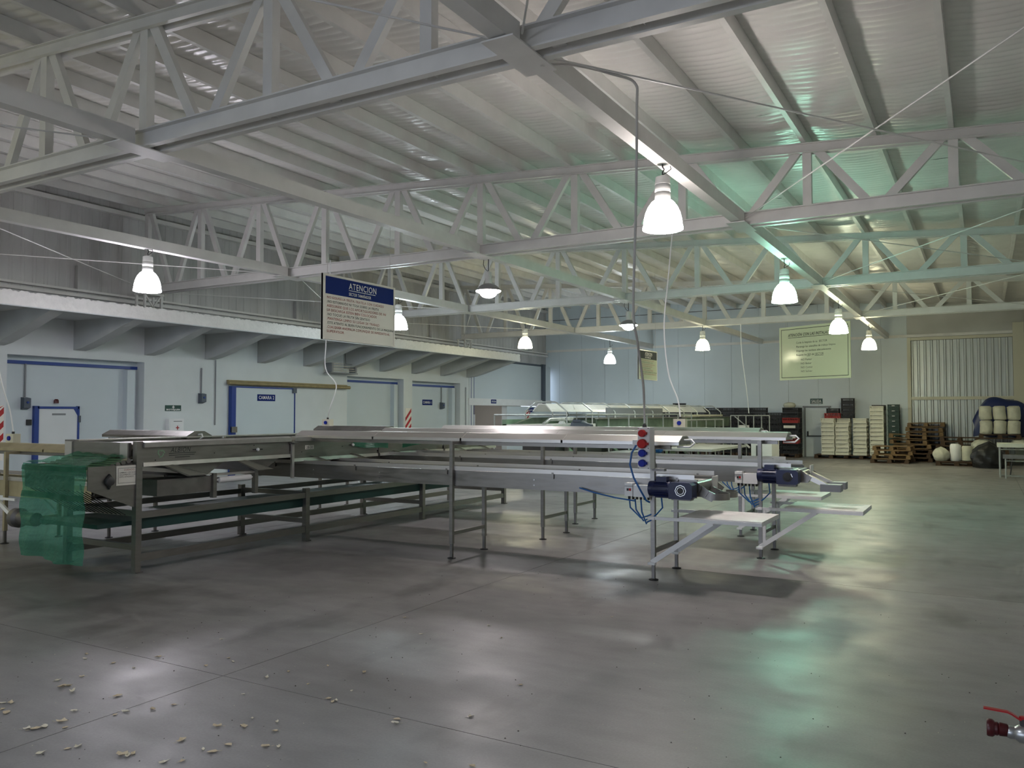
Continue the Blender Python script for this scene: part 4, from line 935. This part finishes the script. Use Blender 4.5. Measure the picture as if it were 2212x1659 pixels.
def tarp_fn(u, v):
    a = PI*v; x = -.30+u*1.5; return (x+.03*math.sin(v*17), 32.45-.50*math.cos(a)*.9, .92+1.32*math.sin(a)**.6*(1-.2*u**4)*(1-.55*max(0, 1-u*3)**2)+.03*math.sin(u*13+v*5))
single('tarpaulin', MB().grid(tarp_fn, 26, 26), 'tarp', 'dark blue tarpaulin heaped behind the wrapped white sack rolls', 'tarpaulin', None, True)

# ------------------------------------------------------------------ tables at the right
def frame_table(x0, x1, y0, y1, h, lab, m='white'):
    t = thing('work_table', lab, 'table', ((x0+x1)/2, (y0+y1)/2, 0), 0, 'white topped tables by the right wall')
    bx(x0, x1, y0, y1, h-.10, h).build('table_top', 'whitecrate' if m == 'white' else m, t)
    for x in (x0+.06, x1-.06):
        for y in (y0+.05, y1-.05): MB().tube([(x, y, 0), (x, y, h-.1)], .018, 8).build('leg', 'galv', t, True)
        MB().tube([(x, y0+.05, .06), (x, y1-.05, .06)], .014, 8).build('stretcher', 'galv', t, True)
    for y in (y0+.05,): MB().tube([(x0+.06, y, .06), (x1-.06, y, .06)], .014, 8).build('stretcher', 'galv', t, True); MB().tube([(x0+.06, y, h-.16), (x1-.06, y, h-.16)], .014, 8).build('apron_bar', 'galv', t, True)
frame_table(.30, 1.22, 25.3, 26.2, .90, 'white topped steel table in front of the black bag')
frame_table(.42, 1.22, 24.9, 25.25, .62, 'lower steel framed table tucked before the white topped one', 'steel_dull')
stl = thing('stool', 'dark stool standing under the white topped table', 'stool', (.8, 25.75, 0))
bx(.62, .98, 25.6, 25.95, .52, .55).build('seat', 'rubber', stl)
for x, s in ((.66, -1), (.94, 1)):
    for y, q in ((25.64, -1), (25.91, 1)): MB().tube([(x+s*.07, y+q*.05, 0), (x, y, .52)], .012, 6).build('leg', 'rubber', stl)

# ------------------------------------------------------------------ hooped grader at the back
gr = thing('grading_line', 'long grading line under metal hoops with a bright light hood', 'machine', (-8.9, 23, 0))
for x, z0, z1 in ((-8.32, 1.25, 1.56), (-9.5, 1.25, 1.56)): bx(x-.02, x+.02, 18.6, 30.8, z0, z1).build('trough_wall', 'troughgreen', gr)
bx(-9.5, -8.32, 18.6, 30.8, 1.22, 1.26).build('trough_bed', 'troughgreen', gr)
bx(-8.36, -8.27, 18.6, 30.8, 1.56, 1.585).build('trough_rim', 'hood', gr); bx(-9.55, -9.46, 18.6, 30.8, 1.56, 1.585).build('trough_rim', 'hood', gr)
hp = MB().sweep([(-8.35, 0, 1.28), (-8.35, 0, 1.74), (-8.40, 0, 1.79), (-8.60, 0, 1.94), (-8.66, 0, 1.965), (-9.14, 0, 1.965), (-9.20, 0, 1.94), (-9.40, 0, 1.79), (-9.45, 0, 1.74), (-9.45, 0, 1.28)], [(.018*math.cos(a), .018*math.sin(a)) for a in [2*PI*j/8 for j in range(8)]]).mesh('hoop', 'galv', True)
y = 17.0
while y < 30.5: inst(hp, 'hoop', gr, (0, y, 0)); y += 1.42
h = MB().prism([(-9.26, 1.74), (-9.22, 1.80), (-9.10, 1.93), (-8.90, 1.93), (-8.78, 1.80), (-8.74, 1.74), (-8.76, 1.74), (-8.92, 1.91), (-9.08, 1.91), (-9.24, 1.74)], 17.0, 29.3, 'y').build('light_hood', 'alu', gr)
for k in range(1, 10): bx(-9.1, -8.9, 17+1.3*k-.012, 17+1.3*k+.012, 1.93, 1.938).build('joint_strap', 'steel_dull', h)
bx(-8.62, -8.2, 26.0, 29.5, 1.60, 1.66).build('light_panel', 'cream', gr)
bx(-8.42, -8.38, 19.4, 23.6, 1.60, 1.85).build('strip_curtain', 'conduit', gr)
# feed tables and rollers at its near end
bx(-9.6, -8.3, 16.2, 18.5, 1.36, 1.45).build('feed_table', 'board', gr); bx(-9.62, -9.5, 16.2, 18.6, 1.40, 1.56).build('feed_side', 'machgreen', gr)
MB().prism([(16.3, 1.45), (18.5, 1.45), (18.5, 1.60), (17.2, 1.60)], -9.45, -9.35, 'x').build('feed_guard', 'troughgreen', gr)
MB().tube([(-8.7, 16.5, 1.45), (-8.7, 16.8, 1.56), (-8.65, 17.9, 1.57)], .04, 10).build('bent_pipe', 'galv', gr, True)
gm = MB().lathe((-8.25, 17.1, 1.40), [(0, 0), (.12, 0), (.13, .03), (.13, .3), (.09, .36), (.05, .5), (0, .5)], 20, 'x').build('drive_motor', 'greybox', gr, True)
bx(-8.2, -8.0, 17.0, 17.2, 1.5, 1.56).build('terminal_box', 'greybox', gm)
MB().lathe((-8.55, 17.05, 1.42), [(0, 0), (.10, 0), (.10, .1), (0, .1)], 16, 'x').build('gear_flange', 'white', gm, True)
MB().tube([(-8.35, 17.0, 1.75), (-8.30, 17.0, 1.66), (-8.38, 17.0, 1.58), (-8.32, 17.05, 1.5)], .01, 6).build('motor_cable', 'black', gr, True)
for yy in (17, 19.5, 22, 24.5, 27, 29.5):
    for x in (-8.35, -9.45): bx(x-.04, x+.04, yy-.04, yy+.04, 0, 1.25).build('leg', 'machgreen' if yy in (22, 27) else 'steel_dull', gr)
    MB().beam((-8.35, yy, .9), (-8.35, yy+1.4, .35), .05, .07).build('brace', 'machgreen', gr)
bx(-9.3, -8.5, 19.5, 21.4, .2, 1.1).build('drum_housing', 'dark', gr); bx(-8.5, -8.3, 21.7, 22.6, .2, 1.2).build('control_cabinet', 'steel_dull', gr)
bx(-8.3, -8.28, 24.0, 24.6, .3, 1.22).build('green_panel', 'machgreen', gr)
bx(-8.2, -7.3, 20.2, 23.5, .93, .97).build('side_belt', 'white', gr)
bx(-9.3, -8.45, 16.6, 19.2, .6, 1.15).build('hopper', 'dark', gr)
# platform with railings beside it
pf_ = thing('platform_railing', 'grey platform with pipe railings beside the hooped grader', 'railing', (-7.6, 24, 0))
bx(-8.2, -7.55, 17.2, 30.5, .70, .74).build('deck', 'galv', pf_)
def rail(p0, p1, zr, n, mid=False):
    MB().tube([(p0[0], p0[1], zr), (p1[0], p1[1], zr)], .022, 8).build('hand_rail', 'galv', pf_, True)
    for k in range(n+1):
        x = p0[0]+(p1[0]-p0[0])*k/n; y = p0[1]+(p1[1]-p0[1])*k/n
        MB().tube([(x, y, 0), (x, y, zr)], .02, 8).build('post', 'galv', pf_, True)
rail((-8.0, 17.3), (-8.0, 25.2), 1.67, 6); rail((-7.6, 22.5), (-7.6, 27.4), 1.50, 5); rail((-8.1, 30.2), (-6.7, 30.2), 1.62, 5)
MB().beam((-7.95, 30.15, 1.6), (-7.3, 30.15, 1.05), .03, .03).build('brace', 'galv', pf_); MB().beam((-7.9, 30.15, .9), (-7.4, 30.15, .45), .06, .06).build('brace', 'white', pf_)
MB().tube([(-11.4, 18.8, 1.66), (-8.4, 18.8, 1.66)], .025, 8).build('hand_rail', 'galv', pf_, True); MB().tube([(-11.4, 18.8, 0), (-11.4, 18.8, 1.66)], .02, 8).build('post', 'galv', pf_, True)
ob = thing('outfeed_belt', 'pale outfeed belt with blue motor behind the stainless conveyors', 'conveyor', (-6.6, 21.5, 0))
bx(-7.4, -5.9, 20.2, 23.6, .74, .80).build('belt_deck', 'belt', ob)
for x in (-7.3, -6.0):
    for y in (20.4, 23.4): bx(x-.03, x+.03, y-.03, y+.03, 0, .74).build('leg', 'steel_dull', ob)
MB().lathe((-7.45, 20.05, .80), [(0, 0), (.10, 0), (.11, .03), (.11, .28), (.06, .32), (0, .32)], 18, 'x').build('drive_motor', 'cableblue', ob, True)
bx(-6.0, -5.4, 24.6, 25.6, .25, .92).build('control_stand', 'white', ob); bx(-5.85, -5.7, 24.585, 24.6, .4, .75).build('slot', 'dark', ob)

# ------------------------------------------------------------------ fire valve at the right
vx, vy, vz = .0, 3.9, .42
fv = thing('hose_valve', 'hose valve with red lever and red coupling on a wall pipe', 'valve', (vx+.3, vy, vz))
MB().lathe((vx-.012, vy, vz), [(0, 0), (.032, 0), (.035, .005), (.035, .02), (.029, .028), (0, .028)], 22, 'x').build('coupling_cap', 'darkred', fv, True)
MB().lathe((vx+.014, vy, vz), [(0, 0), (.026, 0), (.027, .012), (.023, .016), (.027, .02), (.025, .045), (.021, .05), (0, .05)], 22, 'x').build('coupling', 'darkred', fv, True)
MB().lathe((vx+.06, vy, vz-.005), [(0, 0), (.022, 0), (.026, .01), (.024, .025), (.034, .04), (.036, .07), (.03, .09), (.024, .1), (.024, .13), (.02, .14), (.02, XR-.06-vx), (0, XR-.06-vx)], 18, 'x').build('valve_body', 'brass', fv, True)
MB().lathe((vx+.115, vy, vz+.025), [(.012, 0), (.012, .03), (0, .03)], 10).build('stem', 'rubber', fv)
lv = MB().sweep([(vx+.13, vy, vz+.055), (vx+.105, vy, vz+.052), (vx+.078, vy, vz+.068), (vx+.062, vy, vz+.074), (vx+.0, vy, vz+.076), (vx-.022, vy, vz+.077)], [(-.011, -.003), (.011, -.003), (.011, .003), (-.011, .003)]).build('lever', 'red', fv)
MB().lathe((vx+.115, vy, vz+.05), [(.013, 0), (.013, .014), (0, .014)], 6).build('nut', 'red', lv)
bx(XR-.03, XR-.001, vy-.06, vy+.06, vz-.06, vz+.06).build('wall_flange', 'rubber', fv)

# ------------------------------------------------------------------ dry leaves on the floor
LEAF = [(-5.51, 3.54), (-5.42, 3.47), (-5.16, 3.51), (-4.94, 3.51), (-5.01, 3.75), (-4.57, 3.98), (-4.48, 3.94), (-5.07, 3.23), (-5.13, 3.11), (-4.98, 3.05), (-4.97, 3.08), (-4.85, 3.03), (-4.54, 3.12), (-4.02, 3.81), (-3.99, 3.97), (-3.7, 3.85), (-3.91, 3.52), (-4.97, 2.73), (-5.01, 2.71), (-4.91, 2.65), (-4.83, 2.63), (-4.52, 2.84), (-4.27, 2.92), (-4.26, 2.98), (-4.12, 3.19), (-4.16, 3.08), (-4.49, 2.56), (-4.45, 2.58), (-4.44, 2.62), (-4.43, 2.71), (-4.33, 2.67), (-4.03, 2.55), (-4.05, 2.51), (-4.11, 2.41), (-3.64, 2.87), (-3.71, 2.64), (-3.71, 2.61), (-3.74, 2.6), (-3.45, 2.85), (-3.38, 2.85), (-3.38, 2.95), (-3.56, 3.27), (-3.5, 3.16), (-3.4, 3.3), (-3.31, 3.2), (-3.2, 3.03), (-3.14, 3.06), (-3.63, 3.09), (-3.49, 2.65), (-3.42, 2.7), (-4.56, 3.78), (-4.99, 4.28), (-4.2, 5.49), (-3.78, 5.15), (-3.85, 4.19), (-3.55, 4.21), (-3.38, 3.89), (-3.41, 3.72), (-3.35, 3.72), (-3.35, 3.69), (-2.85, 3.66), (-2.82, 3.61), (-2.54, 4.51), (-2.71, 6.37), (-2.38, 3.28), (-2.16, 3.36), (-2.52, 3.9), (-3.19, 5.37), (-3.46, 5.62)]
def leaf_mesh(seed, m):
    rn = random.Random(seed); mb = MB(); n = 9; rim = []
    for k in range(n):
        a = 2*PI*k/n; r = (1.0 if k % 2 == 0 else .72)*rn.uniform(.75, 1.05); x, y = r*math.cos(a), .72*r*math.sin(a)
        rim.append((x, y, .10+.55*abs(y)**1.2*rn.uniform(.4, 1.2)+.18*x*x))
    vs = [(0, 0, .03)]+[(a*.5, b*.5, c*.4+.02) for a, b, c in rim]+rim
    fs = [(0, 1+k, 1+(k+1) % n) for k in range(n)]+[(1+k, 1+n+k, 1+n+(k+1) % n, 1+(k+1) % n) for k in range(n)]
    mb.add(vs, fs); mb.tube([(-.9, 0, .12), (-1.4, .1, .2)], .03, 4)
    return mb.mesh('dry_leaf', m, False, None, True)
LM = [leaf_mesh(s, m) for s, m in ((1, 'leaf'), (2, 'leafpale'), (3, 'leaf'), (4, 'leafpale'), (5, 'leaf'))]
rn = random.Random(11)
for i, (x, y) in enumerate(LEAF):
    o = bpy.data.objects.new('dry_leaf', LM[i % 5]); COL.objects.link(o)
    s = rn.uniform(.017, .033)*(1.15 if y < 3.2 else .9); o.scale = (s, s*rn.uniform(.7, 1), s*rn.uniform(.7, 1.3)); o.location = (x, y, .0005); o.rotation_euler = (0, 0, rn.uniform(0, 6.28))
    tag(o, 'curled dry tan leaf lying on the concrete floor', 'leaf', 'dry leaves scattered on the floor')
# grit and crumbs
gm_ = MB(); rn = random.Random(5)
for k in range(260):
    x = rn.uniform(-6, .4); y = rn.uniform(2.4, 8); s = rn.uniform(.002, .007); a = rn.uniform(0, 6.28)
    gm_.add([(x+s*math.cos(a+b), y+s*math.sin(a+b), .0) for b in (0, 2.1, 4.2)]+[(x, y, s*.8)], [(0, 1, 3), (1, 2, 3), (2, 0, 3)])
g_ = single('floor_grit', gm_, 'leafdark', 'tiny specks of grit scattered over the concrete floor', 'grit'); g_['kind'] = 'stuff'
gm_ = MB()
for k in range(150):
    x = rn.uniform(-6, .4); y = rn.uniform(2.4, 7); s = rn.uniform(.002, .005); a = rn.uniform(0, 6.28)
    gm_.add([(x+s*math.cos(a+b), y+s*math.sin(a+b), .0) for b in (0, 2.1, 4.2)]+[(x, y, s*.8)], [(0, 1, 3), (1, 2, 3), (2, 0, 3)])
g_ = single('floor_crumbs', gm_, 'leafpale', 'tiny pale crumbs scattered over the concrete floor', 'crumbs'); g_['kind'] = 'stuff'
